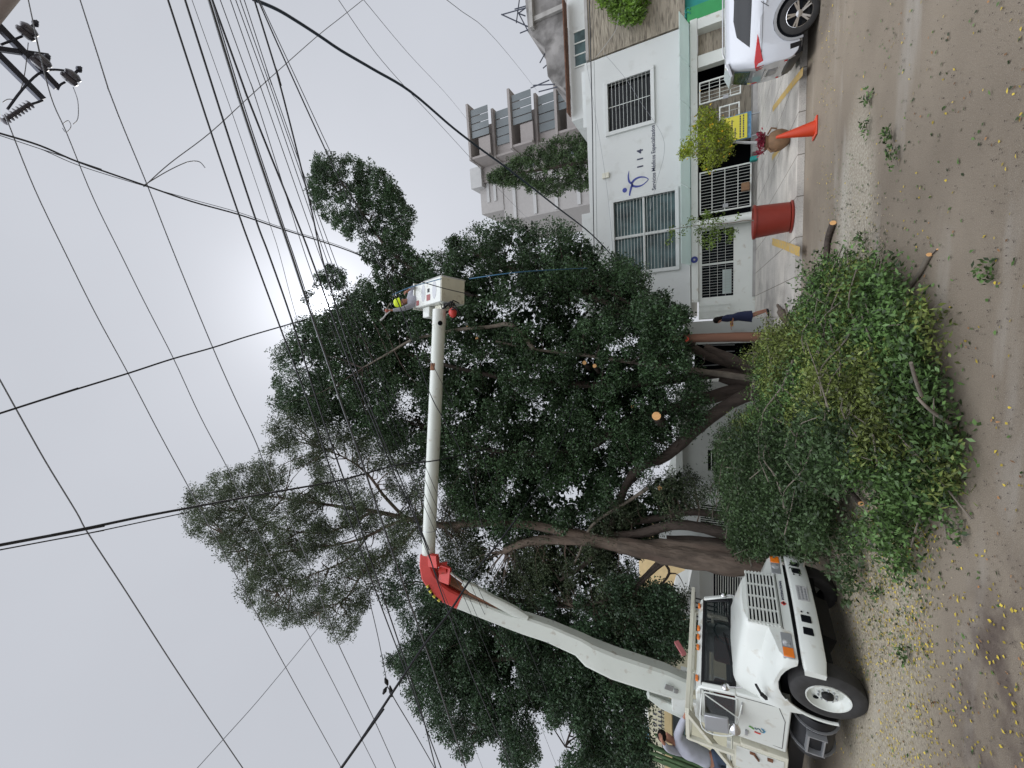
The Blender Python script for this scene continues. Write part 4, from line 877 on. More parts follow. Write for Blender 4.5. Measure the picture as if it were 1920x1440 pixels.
bkt = bm('bucket', bk, WHITE, bevel=.02)
put('bucket_floor', bxb(MB(), -BW/2+.01, BW/2-.01, -.03, -.002, .01, BD-.01), CREAM, bkt, M=TI, bevel=.015)
lipm = MB(); bxb(lipm, -BW/2-.04, BW/2+.04, BH-.06, BH, -.04, -.003); bxb(lipm, -BW/2-.04, -BW/2-.003, BH-.06, BH, -.003, BD); bxb(lipm, BW/2+.003, BW/2+.04, BH-.06, BH, -.003, BD); bxb(lipm, -BW/2-.04, BW/2+.04, BH-.06, BH, BD+.002, BD+.04)
put('bucket_lip', lipm, WHITE, bkt, M=TI, bevel=.01)
for b0 in (.30, .86):
    e = MB(); cc = bp_(.02, b0, -.004); P = []
    e.add([cc]+[cc+br_*(.24*math.cos(t))*1.0+bu*(.10*math.sin(t)) for t in np.linspace(0, 2*math.pi, 25)[:-1]], [(0, i, i % 24+1) for i in range(1, 25)]); put('step_hole', e, GREYM, bkt, M=TI, smooth=False)
put('decal', bxb(MB(), -.22, -.06, .50, .68, -.008, -.003), PINK, bkt, M=TI, smooth=False); put('decal', bxb(MB(), .0, .10, .54, .64, -.008, -.003), BLACK, bkt, M=TI, smooth=False); put('decal', bxb(MB(), -.28, -.14, 1.08, 1.22, -.008, -.003), PINK, bkt, M=TI, smooth=False)
put('control_box', bxb(MB(), -BW/2-.30, -BW/2-.005, .72, 1.06, .1, .5), WHITE, bkt, M=TI, bevel=.03)
put('bracket', bxb(MB(), -BW/2-.22, -BW/2-.004, .12, .6, .2, .55), CREAM, bkt, M=TI, bevel=.03)
put('back_shield', bxb(MB(), BW/2+.05, BW/2+.10, .2, BH-.1, .15, BD+.2), TOWERL, bkt, M=TI, bevel=.02)
hs = MB(); hr = random.Random(9)
for i in range(16):
    a = bp_(-BW/2-hr.uniform(.02, .30), hr.uniform(-.5, .5), hr.uniform(.0, .3)); b = bp_(-BW/2-hr.uniform(.05, .4), hr.uniform(-.6, .3), hr.uniform(.0, .4)); m_ = (a+b)/2+Vector((hr.uniform(-.2, .2), hr.uniform(-.2, .1), hr.uniform(-.25, .25)))
    hs.tube(smoothpath([a, m_, b], 5), hr.uniform(.008, .018), 5)
put('hoses', hs, BLACK, bkt, M=TI)
put('valve_cover', MB().sphere(bp_(-BW/2-.34, -.42, .1), .13, 12, sq=(1, .8, .8)), RED, bkt, M=TI)

# ------------------------------------------------------------------ white car, right edge
CA = thing('parked_car', 'white parked car with a red tail light, its rear end over the pavement', 'car', (6.15, 10.95, 0), math.radians(-15))
def cp(n, mb, m, parent=CA, **k):      # short rear overhang
    mb.v = [((-.42+(x+.42)*.62) if x < -.42 else x, y, z) for x, y, z in mb.v]; return put(n, mb, m, parent, **k)
# profile stations along x (0 = rear axle): half width low, half width belt, belt z, roof z, roof half width, sill z
def carring(x, lo_, hb, bz, rz, rw, wl=.92):
    pts = [(wl-.10, lo_), (wl-.01, lo_+.06), (wl+.0, lo_+.32), (hb, bz-.10), (hb-.035, bz), (rw+.05, rz-.10), (rw-.06, rz-.02), (rw-.3, rz), (0, rz+.01)]
    return [Vector((x, .92-a, b)) for a, b in pts]+[Vector((x, .92+a, b)) for a, b in pts[:-1][::-1]]
def lowz(x, base):
    for c in (0, 2.7):
        if abs(x-c) < .40: return max(base, .35+math.sqrt(.40**2-(x-c)**2))
    return base
st_ = [(-.90, .44, .84, 1.06, 1.10, .76), (-.87, .36, .89, 1.14, 1.20, .78), (-.74, .28, .91, 1.16, 1.46, .72), (-.62, .26, .915, 1.16, 1.60, .69), (-.44, .26, .92, 1.15, 1.67, .68)]
st_ += [(x, .26, .925, 1.14-.02*max(x, 0), 1.69+.02*math.sin(x), .66) for x in (-.40, -.39, -.3, -.15, 0, .15, .3, .39, .4, .8, 1.2, 1.6)]+[(2.0, .26, .92, 1.03, 1.5, .64), (2.3, .26, .92, 1.0, 1.3, .62), (2.31, .26, .92, 1.0, 1.28, .62), (2.5, .26, .91, .99, 1.10, .66), (2.7, .26, .91, .97, 1.02, .70), (2.9, .26, .90, .95, 1.0, .70), (3.09, .26, .89, .92, .98, .70), (3.1, .26, .89, .92, .98, .7), (3.4, .28, .80, .80, .88, .6), (3.55, .36, .66, .66, .74, .5)]
cbm = MB(); cbm.loft([carring(x, lowz(x, l), hb, bz, rz, rw) for x, l, hb, bz, rz, rw in st_], closed=False, caps=False)
n_ = len(st_); r0 = carring(*(st_[0][0], st_[0][1], *st_[0][2:])); cbm.add(r0, [tuple(range(len(r0)))[::-1]]); r1 = carring(st_[-1][0], st_[-1][1], *st_[-1][2:]); cbm.add(r1, [tuple(range(len(r1)))])
cbody = cp('body', cbm, CARW, ang=48)
cp('underbody', MB().box(-.8, 3.4, .1, 1.74, .24, .55), BLACK, smooth=False)
bmp = MB(); bmp.loft([[Vector((x, .92+s*y, z)) for y, z in ((-.84+.0, .27), (-.87, .42), (-.86, .55), (-.2, .56), (-.2, .27))] for x, s in ((-.55, 1), (-.86, 1))]); 
cp('rear_bumper', MB().loft([[Vector((-.52, -.005, .28)), Vector((-.52, -.015, .48)), Vector((-.52, .1, .5)), Vector((-.52, .1, .28))], [Vector((-.84, .04, .28)), Vector((-.86, .03, .47)), Vector((-.8, .14, .5)), Vector((-.8, .14, .28))], [Vector((-.93, .3, .3)), Vector((-.955, .3, .47)), Vector((-.85, .3, .5)), Vector((-.85, .3, .3))], [Vector((-.95, .92, .3)), Vector((-.97, .92, .47)), Vector((-.85, .92, .5)), Vector((-.85, .92, .3))], [Vector((-.84, 1.8, .3)), Vector((-.86, 1.8, .47)), Vector((-.8, 1.7, .5)), Vector((-.8, 1.7, .3))]]), BLACK)
# wheel arch trims, wheels
def cwheel(cx, cy, s):
    m_ = MB(); m_.lathe([(.23, -.10), (.30, -.11), (.34, -.09), (.35, -.05), (.35, .05), (.34, .09), (.30, .11), (.235, .105), (.22, .0), (.23, -.10)], (cx, cy, .35), (0, s, 0), 40, caps=False); w_ = cp('wheel', m_, RUBBER)
    rm = MB(); rm.lathe([(.235, .10), (.225, .105), (.215, .06), (.205, .0)], (cx, cy, .35), (0, s, 0), 36, caps=False)
    for k in range(5):
        for d_ in (-.13, .13):
            a = 2*math.pi*k/5+d_+.3; rm.bar((cx+.05*math.cos(a-d_*.4), cy+s*.075, .35+.05*math.sin(a-d_*.4)), (cx+.22*math.cos(a), cy+s*.085, .35+.22*math.sin(a)), .032, .03, up=(0, 1, 0))
    rm.lathe([(.06, .05), (.06, .095), (.03, .10), (0, .10)], (cx, cy, .35), (0, s, 0), 20, caps=False)
    put('rim', rm, CHROME, w_); put('brake', MB().lathe([(.0, -.02), (.2, -.02), (.2, .02), (.0, .02)], (cx, cy, .35), (0, s, 0), 24), BLACK, w_)
for x_ in (0, 2.7): cwheel(x_, .115, -1); cwheel(x_, 1.725, 1)
for x_ in (0, 2.7):
    ar = MB()
    P = [Vector((x_+.425*math.cos(a), -.012, .35+.425*math.sin(a))) for a in np.linspace(-.2, math.pi+.2, 22)]
    for a, b in zip(P[:-1], P[1:]): ar.bar(a, b, .05, .02, up=(0, 1, 0))
    cp('arch_trim', ar, GREYM)
cp('wheel_well', MB().box(-.42, .42, .03, .6, .3, .80), VOID, smooth=False); cp('wheel_well', MB().box(2.28, 3.12, .03, .6, .3, .80), VOID, smooth=False)
def cside(poly, off, m, name, th=.012, par=None):
    def yy(z): return .92-lerp(.885, .715, (z-1.14)/.45) if z > 1.14 else .03
    a = [(x, yy(z)-off, z) for x, z in poly]; b = [(x, yy(z)-off+th, z) for x, z in poly]; n = len(a)
    return cp(name, MB().add(a+b, [tuple(range(n)), tuple(range(2*n-1, n-1, -1))]+[(i, i+n, (i+1) % n+n, (i+1) % n) for i in range(n)]), m, bevel=.008)
cside([(-.30, 1.22), (-.02, 1.47), (.30, 1.54), (1.9, 1.50), (2.2, 1.17)], .008, GLASS, 'side_window')
cside([(.72, 1.17), (.66, 1.54), (.73, 1.54), (.80, 1.17)], .014, BLACK, 'window_pillar')
rw_ = MB(); q = [Vector((-.91, .26, 1.18)), Vector((-.91, 1.58, 1.18)), Vector((-.765, 1.50, 1.50)), Vector((-.765, .34, 1.50))]; rw_.hexa(q, [p+Vector((.03, 0, .0)) for p in q]); cp('rear_window', rw_, WGLASS, bevel=.01)
sp = MB(); sp.hexa([Vector((-.88, .24, 1.53)), Vector((-.88, 1.6, 1.53)), Vector((-.88, 1.6, 1.57)), Vector((-.88, .24, 1.57))], [Vector((-.45, .2, 1.62)), Vector((-.45, 1.64, 1.62)), Vector((-.45, 1.64, 1.70)), Vector((-.45, .2, 1.70))]); cp('spoiler', sp, CARW, bevel=.012)
for s in (0, 1):
    f_ = (lambda y: y) if s == 0 else (lambda y: 1.84-y)
    P = [(-.12, .0, 1.085), (-.72, .002, 1.13), (-.895, .055, 1.11), (-.925, .30, 1.07)]; Q = [(-.2, -.008, 1.06), (-.68, -.014, .98), (-.885, .035, .93), (-.925, .26, .97)]
    l_ = MB(); rr = [[Vector((a[0], f_(a[1]), a[2])), Vector((b[0], f_(b[1]), b[2])), Vector((b[0]+.06, f_(b[1]+.05), b[2])), Vector((a[0]+.06, f_(a[1]+.05), a[2]))] for a, b in zip(P, Q)]; l_.loft(rr); cp('tail_light', l_, REDL, bevel=.008)
    cp('reflector', MB().loft([[Vector((-.80, f_(.012), .49)), Vector((-.80, f_(.012), .56)), Vector((-.78, f_(.1), .56)), Vector((-.78, f_(.1), .49))], [Vector((-.93, f_(.16), .50)), Vector((-.925, f_(.16), .56)), Vector((-.88, f_(.18), .56)), Vector((-.88, f_(.18), .5))]]), REDL)
cp('number_plate_recess', MB().box(-.92, -.88, .62, 1.22, .62, .82), GREYM, bevel=.01)
cp('number_plate', MB().box(-.93, -.921, .74, 1.10, .66, .78), TOWERL, smooth=False)
cp('tailgate_trim', MB().bar((-.925, .45, .88), (-.925, 1.39, .88), .03, .03), CHROME)
cp('roof_rail', MB().tube([(-.3, .30, 1.70), (-.2, .28, 1.74), (1.5, .28, 1.75), (1.6, .30, 1.70)], .015, 8), GREYM)
cp('door_seam', MB().bar((.30, -.007, .9), (.42, -.007, 1.04), .008, .006, up=(0, 1, 0)).bar((1.25, -.007, .3), (1.25, -.007, 1.05), .008, .006, up=(0, 1, 0)).bar((-.5, -.007, 1.0), (.42, -.007, 1.0), .006, .004, up=(0, 1, 0)), BLACK, smooth=False)
cp('door_handle', MB().box(.36, .54, -.035, -.006, .93, .965), CARW, bevel=.01)

# ------------------------------------------------------------------ trees
def dA(x, y=0): return float(np.interp(x, [250, 600, 900, 1300, 1450], [9.8, 11.6, 13.2, 15.0, 15.6]))
def limb(px_, dd, r0, r1, k=4):
    P = smoothpath([D(X, Y, (dd(X) if callable(dd) else dd)+(o[0] if o else 0)) for X, Y, *o in px_], k); return P, radii(r0, r1, len(P))
def tree(name, lab, base, trunk, limbs, crowns, bark, leaf, group='street trees along the pavement', L=.10, Wd=.055, droop=.3, ntwig=200, stubs=(), limbm=None, inner=None, lm2=None, k2=99):
    t = thing(name, lab, 'tree', base, 0, group); Mi = inv(t)
    mb = MB()
    for P, r in trunk: mb.tube(P, r, 14, rough=.35)
    put('trunk', mb, bark, t, Mi, ang=60)
    allp = [q for P, r in trunk+limbs for q in P[len(P)//3:]]
    for i, (P, r) in enumerate(limbs): put('limb', MB().tube(P, r, 9, rough=.3), limbm if limbm and i in (0, 3, 5) else lm2 if lm2 and i >= k2 else bark, t, Mi, ang=60)
    cs = np.concatenate([c for c, _, _ in crowns]); A = np.array([tuple(p) for p in allp]); tw_ = MB(); rr_ = np.random.default_rng(3)
    for i in rr_.choice(len(cs), min(ntwig, len(cs)), replace=False):
        c = cs[i]; j = np.argmin(((A-c)**2).sum(1)*rr_.uniform(.7, 1.3, len(A))); a = A[j]; m_ = (a+c)/2+rr_.normal(size=3)*.15
        tw_.tube(smoothpath([a, m_, c], 3), [.028, .024, .02, .016, .012, .009, .006][:7], 5, caps=False)
    tag(put('twigs', tw_, bark, t, Mi), kind='stuff')
    crown('crown', crowns, leaf, t, Mi, L, Wd, droop)
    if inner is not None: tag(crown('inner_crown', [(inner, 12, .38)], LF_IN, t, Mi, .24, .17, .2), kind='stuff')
    for X, Y, r, dd in stubs:
        p = D(X, Y, dd); p = Vector(tuple(p)); v = (Vector(tuple(C_))-p).normalized(); v = (v+Vector((.2, 0, .15))).normalized(); rm = r*(p-Vector(tuple(C_))).length/FPX
        q = put('cut_stub', MB().tube([p-v*1.0, p], [rm*1.3, rm], 12), bark, t, Mi); put('cut_face', MB().lathe([(rm*.95, .004), (rm*.9, .012), (0, .012)], p, v, 16), CUTW, q, Mi)
    return t
PA = [(870, 440), (900, 422), (935, 425), (960, 410), (985, 425), (1010, 422), (1060, 420), (1100, 450), (1130, 470), (1160, 490), (1205, 500), (1215, 545), (1250, 555), (1275, 585), (1262, 625), (1290, 650), (1305, 700), (1335, 735), (1310, 800), (1240, 850), (1190, 900), (1130, 960), (1060, 1000), (960, 1020), (880, 1000), (850, 960), (830, 900), (760, 870), (700, 830), (640, 800), (560, 790), (510, 760), (515, 690), (522, 640), (560, 600), (590, 598), (620, 555), (660, 545), (690, 520), (730, 535), (760, 500), (790, 480), (840, 480)]
TUFT = [(582, 292), (600, 285), (625, 288), (655, 295), (690, 305), (715, 318), (738, 340), (758, 365), (775, 395), (770, 430), (765, 450), (785, 480), (800, 500), (775, 530), (740, 545), (705, 525), (685, 490), (668, 455), (640, 430), (610, 415), (590, 395), (582, 350)]
S1 = [(612, 498), (640, 508), (650, 535), (625, 545), (600, 535), (575, 560), (562, 590), (570, 560), (590, 520)]
base = tuple(D(1440, 715, 15.6))
limA = [limb([(1425, 712), (1340, 700), (1270, 690), (1215, 683), (1150, 674), (1080, 664), (1000, 655), (930, 640)], lambda X: dA(X)-.9, .10, .04),
        limb([(1460, 706), (1400, 690), (1330, 668), (1275, 640), (1220, 610), (1120, 560), (1000, 520), (900, 480)], dA, .20, .05),
        limb([(1470, 722), (1390, 745), (1310, 800), (1250, 855), (1195, 880), (1165, 930), (1145, 990), (1105, 1050), (1050, 1088)], lambda X: dA(X)-.6, .24, .05),
        limb([(1215, 915), (1170, 945), (1110, 985), (1085, 1040), (1075, 1060)], lambda X: dA(X)-1.2, .06, .03),
        limb([(1470, 718), (1380, 730), (1280, 760), (1180, 790), (1100, 840), (1000, 850), (900, 840), (800, 800)], dA, .22, .05),
        limb([(1000, 655), (960, 610), (917, 613), (860, 618), (813, 628), (773, 637), (727, 663), (680, 690)], lambda X: dA(X)-1.3, .08, .03),
        limb([(1470, 712), (1350, 700), (1200, 720), (1050, 720), (900, 700), (750, 660), (640, 620)], dA, .2, .04),
        limb([(900, 560), (800, 520), (730, 470), (680, 400), (640, 340)], dA, .09, .025),
        limb([(1280, 650), (1240, 600), (1180, 570), (1100, 520)], lambda X: dA(X)-.3, .09, .03)]
trA = [limb([(1470, 716), (1440, 715), (1400, 712), (1350, 703)], 15.4, .42, .26), limb([(1465, 725), (1420, 728), (1370, 735), (1310, 750)], 15.5, .3, .2), limb([(1465, 705), (1420, 697), (1370, 675), (1320, 652)], 15.2, .26, .16)]
gA = ((1145, 985, 22), (1130, 830, 14), (1225, 905, 18), (880, 505, 13), (1010, 470, 8), (640, 830, 0), (765, 745, 16), (1170, 1005, 20), (900, 995, 14), (820, 505, 12), (1090, 430, 10), (1040, 445, 8), (606, 571, 17))
crA = [(clumps(PA, dA, 1.7, 3300, .8, -.20, gA), 95, .36), (clumps([(1185, 545), (1290, 590), (1285, 690), (1200, 710)], lambda x, y: 12.5, .4, 90, 1, -.5), 90, .3), (clumps(TUFT, dA, .9, 520, 1.1, -.26), 85, .22), (clumps([(835, 455), (845, 440), (862, 450), (860, 480), (840, 490)], dA, .3, 25, 1, -1), 60, .2), (clumps(S1, dA, .3, 55, 1, -.6, ((605, 570, 14),)), 60, .22)]
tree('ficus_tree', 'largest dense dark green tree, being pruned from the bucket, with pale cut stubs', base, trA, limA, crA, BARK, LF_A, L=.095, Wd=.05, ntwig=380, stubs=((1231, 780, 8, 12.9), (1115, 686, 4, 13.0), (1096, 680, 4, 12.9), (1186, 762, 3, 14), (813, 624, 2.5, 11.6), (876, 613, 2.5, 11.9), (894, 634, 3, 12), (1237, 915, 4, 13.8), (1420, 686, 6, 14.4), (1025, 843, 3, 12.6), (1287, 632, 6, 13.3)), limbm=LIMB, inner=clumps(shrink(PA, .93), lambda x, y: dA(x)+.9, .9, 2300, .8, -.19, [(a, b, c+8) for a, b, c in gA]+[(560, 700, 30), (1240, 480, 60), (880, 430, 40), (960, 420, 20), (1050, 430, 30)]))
PB = [(345, 945), (358, 915), (385, 900), (430, 880), (480, 872), (505, 835), (498, 800), (520, 770), (545, 765), (600, 780), (680, 820), (760, 860), (800, 920), (810, 990), (760, 1030), (725, 1060), (700, 1110), (680, 1150), (665, 1185), (640, 1200), (610, 1172), (575, 1160), (540, 1175), (505, 1160), (470, 1135), (440, 1095), (425, 1050), (390, 1010), (350, 1000)]
dB = lambda x, y=0: float(np.interp(x, [300, 500, 900, 1380], [8.6, 10.2, 12.4, 13.6]))
limB = [limb([(1180, 1025), (1100, 1012), (1030, 1012), (975, 1020), (945, 1035)], dB, .24, .10),
        limb([(1120, 1010), (1000, 985), (900, 980), (830, 985), (760, 972), (700, 958), (640, 950), (570, 940), (500, 930)], dB, .16, .03),
        limb([(830, 985), (780, 972), (730, 985), (690, 1005), (640, 1020), (560, 1030), (480, 1040), (420, 1000)], dB, .08, .02),
        limb([(760, 972), (720, 930), (690, 890), (650, 860), (600, 840)], dB, .07, .02),
        limb([(700, 958), (650, 985), (600, 1000), (520, 990), (450, 960)], dB, .06, .015),
        limb([(790, 980), (740, 1030), (690, 1060), (650, 1120), (600, 1150)], dB, .06, .015),
        limb([(690, 1005), (650, 1050), (580, 1080), (520, 1110)], dB, .04, .012),
        limb([(1250, 1040), (1200, 1090), (1150, 1120), (1080, 1140)], lambda X: dB(X)+.2, .1, .03),
        limb([(1260, 1045), (1220, 1075), (1185, 1120), (1200, 1150)], lambda X: dB(X)+.1, .08, .02),
        limb([(1240, 1050), (1255, 1075), (1225, 1110), (1190, 1130)], lambda X: dB(X)+.3, .05, .02),
        limb([(1380, 1005), (1320, 990), (1260, 985), (1200, 1000), (1140, 1005)], lambda X: dB(X)+.3, .18, .14),
        limb([(1375, 975), (1310, 960), (1240, 970), (1150, 985)], lambda X: dB(X)+.8, .12, .1),
        limb([(1380, 1020), (1310, 1012), (1250, 1010)], lambda X: dB(X)+.5, .13, .1)]
trB = [limb([(1460, 1062), (1400, 1056), (1340, 1052), (1270, 1043), (1215, 1032), (1160, 1022)], 13.0, .35, .25), limb([(1460, 1040), (1390, 1036), (1310, 1028), (1240, 1024), (1180, 1026)], 13.2, .24, .18)]
gB = ((560, 900, 26), (640, 870, 22), (620, 960, 20), (700, 900, 25), (740, 950, 22), (600, 1060, 16), (520, 870, 8), (660, 1010, 18), (700, 1020, 20), (760, 900, 18))
crB = [(clumps(PB, dB, 1.3, 1500, 1.3, -.14, gB), 95, .30)]
PB2 = [(840, 890), (900, 1000), (960, 1015), (1060, 1010), (1130, 970), (1220, 900), (1290, 880), (1330, 920), (1290, 960), (1230, 1000), (1180, 1060), (1200, 1110), (1250, 1130), (1290, 1110), (1265, 1150), (1200, 1200), (1130, 1180), (1060, 1130), (960, 1130), (880, 1100), (830, 1050), (830, 960)]
crB.append((clumps(PB2, lambda x, y: dB(x)+.8, 1.0, 1150, 1.0, -.1, ((1170, 1030, 25), (1150, 930, 14), (1040, 1100, 16), (930, 1060, 12), (1100, 1095, 22))), 62, .36))
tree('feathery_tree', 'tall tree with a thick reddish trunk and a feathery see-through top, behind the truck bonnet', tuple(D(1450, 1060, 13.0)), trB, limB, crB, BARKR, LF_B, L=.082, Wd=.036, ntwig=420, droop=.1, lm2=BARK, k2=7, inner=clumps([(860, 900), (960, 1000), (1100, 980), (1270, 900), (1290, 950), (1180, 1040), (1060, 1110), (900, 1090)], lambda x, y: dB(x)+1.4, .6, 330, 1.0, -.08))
PC = [(722, 1238), (745, 1225), (770, 1195), (745, 1150), (715, 1110), (725, 1060), (760, 1045), (830, 1050), (900, 1110), (960, 1130), (1010, 1120), (1060, 1130), (1100, 1100), (1160, 1080), (1210, 1095), (1262, 1100), (1290, 1150), (1300, 1200), (1265, 1240), (1235, 1290), (1210, 1330), (1215, 1380), (1225, 1445), (1130, 1450), (1050, 1450), (1060, 1410), (1090, 1370), (1060, 1345), (1035, 1360), (1010, 1325), (985, 1330), (1005, 1380), (1015, 1440), (970, 1445), (940, 1420), (950, 1380), (900, 1385), (875, 1425), (845, 1410), (820, 1370), (795, 1355), (775, 1320), (760, 1280)]
dC = lambda x, y=0: float(np.interp(x, [700, 1000, 1400], [12.2, 13.4, 14.6]))
limC = [limb([(1290, 1180), (1200, 1200), (1100, 1220), (1000, 1230), (900, 1240), (820, 1250)], dC, .2, .03), limb([(1200, 1200), (1130, 1280), (1080, 1350), (1060, 1400)], dC, .1, .02), limb([(1100, 1220), (1020, 1290), (950, 1340), (900, 1370)], dC, .08, .02), limb([(1250, 1190), (1150, 1140), (1000, 1130), (880, 1110), (780, 1090)], dC, .12, .03), limb([(960, 1235), (900, 1160), (820, 1130)], dC, .06, .02), limb([(1230, 1220), (1180, 1330), (1150, 1420)], dC, .1, .03)]
crC = [(clumps(PC, dC, 1.5, 2200, .85, -.20, ((1030, 1210, 0), (905, 1150, 9), (1075, 1290, 9), (925, 1300, 8), (1060, 1385, 30), (840, 1130, 10))), 85, .34), (clumps([(722, 1238), (735, 1232), (770, 1240), (760, 1262)], dC, .4, 20, 1, -1), 50, .22)]
tree('drooping_tree', 'dark tree with drooping tufts of foliage above the truck cab, leftmost in the street', tuple(D(1440, 1175, 14.5)), [limb([(1460, 1175), (1380, 1178), (1290, 1182)], 14.5, .3, .22)], limC, crC, BARK, LF_C, L=.095, Wd=.05, ntwig=260, inner=clumps([(800, 1200), (800, 1120), (900, 1140), (1060, 1150), (1200, 1110), (1260, 1140), (1250, 1230), (1190, 1330), (1200, 1440), (1120, 1440), (1090, 1340), (1000, 1310), (900, 1340), (830, 1290)], lambda x, y: dC(x)+.9, .8, 850, .85, -.18))
# conifer behind the clinic
ct = thing('conifer_tree', 'upright conifer standing between the clinic roof and the apartment tower', 'tree', tuple(D(1400, 300, 28)), 0); Mi = inv(ct)
tp0 = D(915, 335, 28.0); bt = D(1120, 300, 28.0); axp = [tp0+(bt-tp0)*t for t in np.linspace(0, 1.6, 8)]
put('trunk', MB().tube([Vector(tuple(p)) for p in axp], radii(.03, .25, 8), 8), BARK, ct, Mi)
cc = []
for t in np.linspace(.02, 1.1, 60):
    r = 1.9*min(t*1.6, 1)**.8*.98
    for k in range(int(6+10*t)): a = rg.uniform(0, 6.28); q = rg.uniform(.35, 1)**.6; cc.append(tp0+(bt-tp0)*t+np.array([math.cos(a)*r*q, math.sin(a)*r*q, .45*q*r*.5]))
crown('crown', [(np.array(cc), 44, .30)], LF_CON, ct, Mi, .19, .07, -.3)
# lime green young tree, thin plant in the orange planter, bush on the stone building
ly_ = Gp(1462, 272); lt = thing('young_tree', 'small lime green tree with yellow blossom and a thin white trunk by the clinic gate', 'tree', tuple(ly_)); Mi = inv(lt)
yd = ly_@Fh
put('trunk', MB().tube(smoothpath([ly_, D(1420, 268, yd), D(1375, 266, yd), D(1340, 258, yd)]), radii(.05, .03, 13), 8), TOWERL, lt, Mi)
PL = [(1272, 292), (1285, 268), (1300, 240), (1315, 205), (1330, 212), (1345, 222), (1358, 232), (1368, 248), (1375, 268), (1368, 285), (1350, 300), (1335, 316), (1315, 312), (1300, 285)]
cL = clumps(PL, lambda x, y: yd, .7, 230, 1.5, -.35); cL2 = clumps([(1264, 297), (1275, 285), (1290, 285), (1285, 300)], lambda x, y: yd, .2, 14, 1, -1)
crown('crown', [(cL, 26, .20), (cL2, 14, .12)], LF_Y, lt, Mi, .075, .042)
bl = rg.normal(size=(60, 3))*0; pk_ = cL[rg.choice(len(cL), 60)]+rg.normal(size=(60, 3))*.18; V, Q = leafcloud(np.repeat(pk_, 4, 0), .05, .04); npmesh('blossom', V, Q, mat('blossom', (.75, .45, .02), .6), lt, Mi)
tg = MB()
for i in range(40): c = cL[i*5]; tg.tube([D(1375, 266, yd), (D(1345, 262, yd)+c)/2, c], [.012, .008, .004], 5, caps=False)
tag(put('twigs', tg, BARK, lt, Mi), kind='stuff')

pp = Gp(1485, 406); pl0 = thing('orange_planter', 'large terracotta orange plastic planter at the edge of the pavement', 'planter', tuple(pp)); Mi = inv(pl0)
put('tub', MB().lathe([(0, .002), (.33, .002), (.335, .05), (.36, .07), (.405, .80), (.43, .80), (.43, .86), (.40, .86), (.385, .80), (.35, .6), (0, .6)], pp, (0, 0, 1), 40, caps=False), TERRA, pl0, Mi, ang=40)
put('base_rim', MB().lathe([(.39, 0), (.40, .03), (.36, .05)], pp, (0, 0, 1), 40, caps=False), TERRA, pl0, Mi)
put('soil', MB().lathe([(.37, .7), (0, .72)], pp, (0, 0, 1), 24, caps=False), BARK, pl0, Mi)
tpn = thing('potted_plant', 'thin leafy plant growing out of the orange planter in front of the white column', 'plant', tuple(pp+np.array([0, 0, .7]))); Mi = inv(tpn); pd = pp@Fh
put('stem', MB().tube(smoothpath([pp+np.array([0, 0, .7]), D(1400, 413, pd), D(1370, 418, pd), D(1330, 420, pd), D(1290, 425, pd), D(1250, 432, pd)]), radii(.016, .006, 21), 6), LIMB, tpn, Mi)
PV = [(1240, 455), (1250, 430), (1275, 425), (1300, 405), (1320, 398), (1340, 400), (1360, 400), (1375, 395), (1395, 400), (1380, 412), (1370, 430), (1385, 440), (1365, 455), (1330, 462), (1300, 450), (1270, 450), (1255, 462)]
crown('leaves', [(clumps(PV, lambda x, y: pd, .45, 75, 2.2, -.05), 15, .13)], LF_V, tpn, Mi, .06, .038)
bh = thing('rooftop_bush', 'bright green leafy bush hanging over the top of the stone clad wall', 'bush', tuple(W(1125, 10, YC+.1))); Mi = inv(bh)
put('stem', MB().tube([W(1130, 0, YC+.3), W(1165, 8, YC-.2)], .04, 6), BARK, bh, Mi)
PR = [(1124, -30), (1122, 8), (1140, 15), (1150, 32), (1165, 42), (1185, 42), (1200, 30), (1215, 15), (1212, -30)]
crown('foliage', [(clumps(PR, lambda x, y: 17.9+y*0, .5, 120, 1, -1), 34, .26)], LF_BR, bh, Mi, .16, .075, 1.2)

# clay pot, cone
cpp = Gp(1481, 258); ck = thing('clay_pot', 'round clay jar with a dark red plant beside the traffic cone', 'plant pot', tuple(cpp)); Mi = inv(ck)
put('jar', MB().lathe([(0, 0), (.12, .0), (.18, .05), (.25, .18), (.265, .30), (.22, .43), (.16, .48), (.17, .52), (.19, .55), (.15, .53), (.13, .48), (0, .48)], cpp, (0, 0, 1), 32, caps=False), CLAY, ck, Mi)
put('handle', MB().tube([cpp+np.array([.17, -.1, .50]), cpp+np.array([.3, -.12, .42]), cpp+np.array([.26, -.1, .3])], .022, 8).tube([cpp+np.array([-.17, -.1, .50]), cpp+np.array([-.29, -.12, .42]), cpp+np.array([-.25, -.1, .3])], .022, 8), CLAY, ck, Mi)
V, Q = leafcloud(scatter(np.array([cpp+np.array([rg.uniform(-.25, .25), rg.uniform(-.15, .15), .62+rg.uniform(-.08, .06)]) for _ in range(30)]), 12, .09), .09, .04, -.5); npmesh('leaves', V, Q, LF_RED, ck, Mi)
kp = G(1530, 240, 0); kn = thing('traffic_cone', 'orange traffic cone standing on the road at the kerb', 'traffic cone', tuple(kp)); Mi = inv(kn)
put('cone', MB().lathe([(.165, .035), (.15, .04), (.028, .70), (.022, .71), (0, .71)], kp, (0, 0, 1), 28, caps=False), ORANGE, kn, Mi)
put('base', MB().box(kp[0]-.19, kp[0]+.19, kp[1]-.19, kp[1]+.19, 0, .035), ORANGE, kn, Mi, bevel=.015)

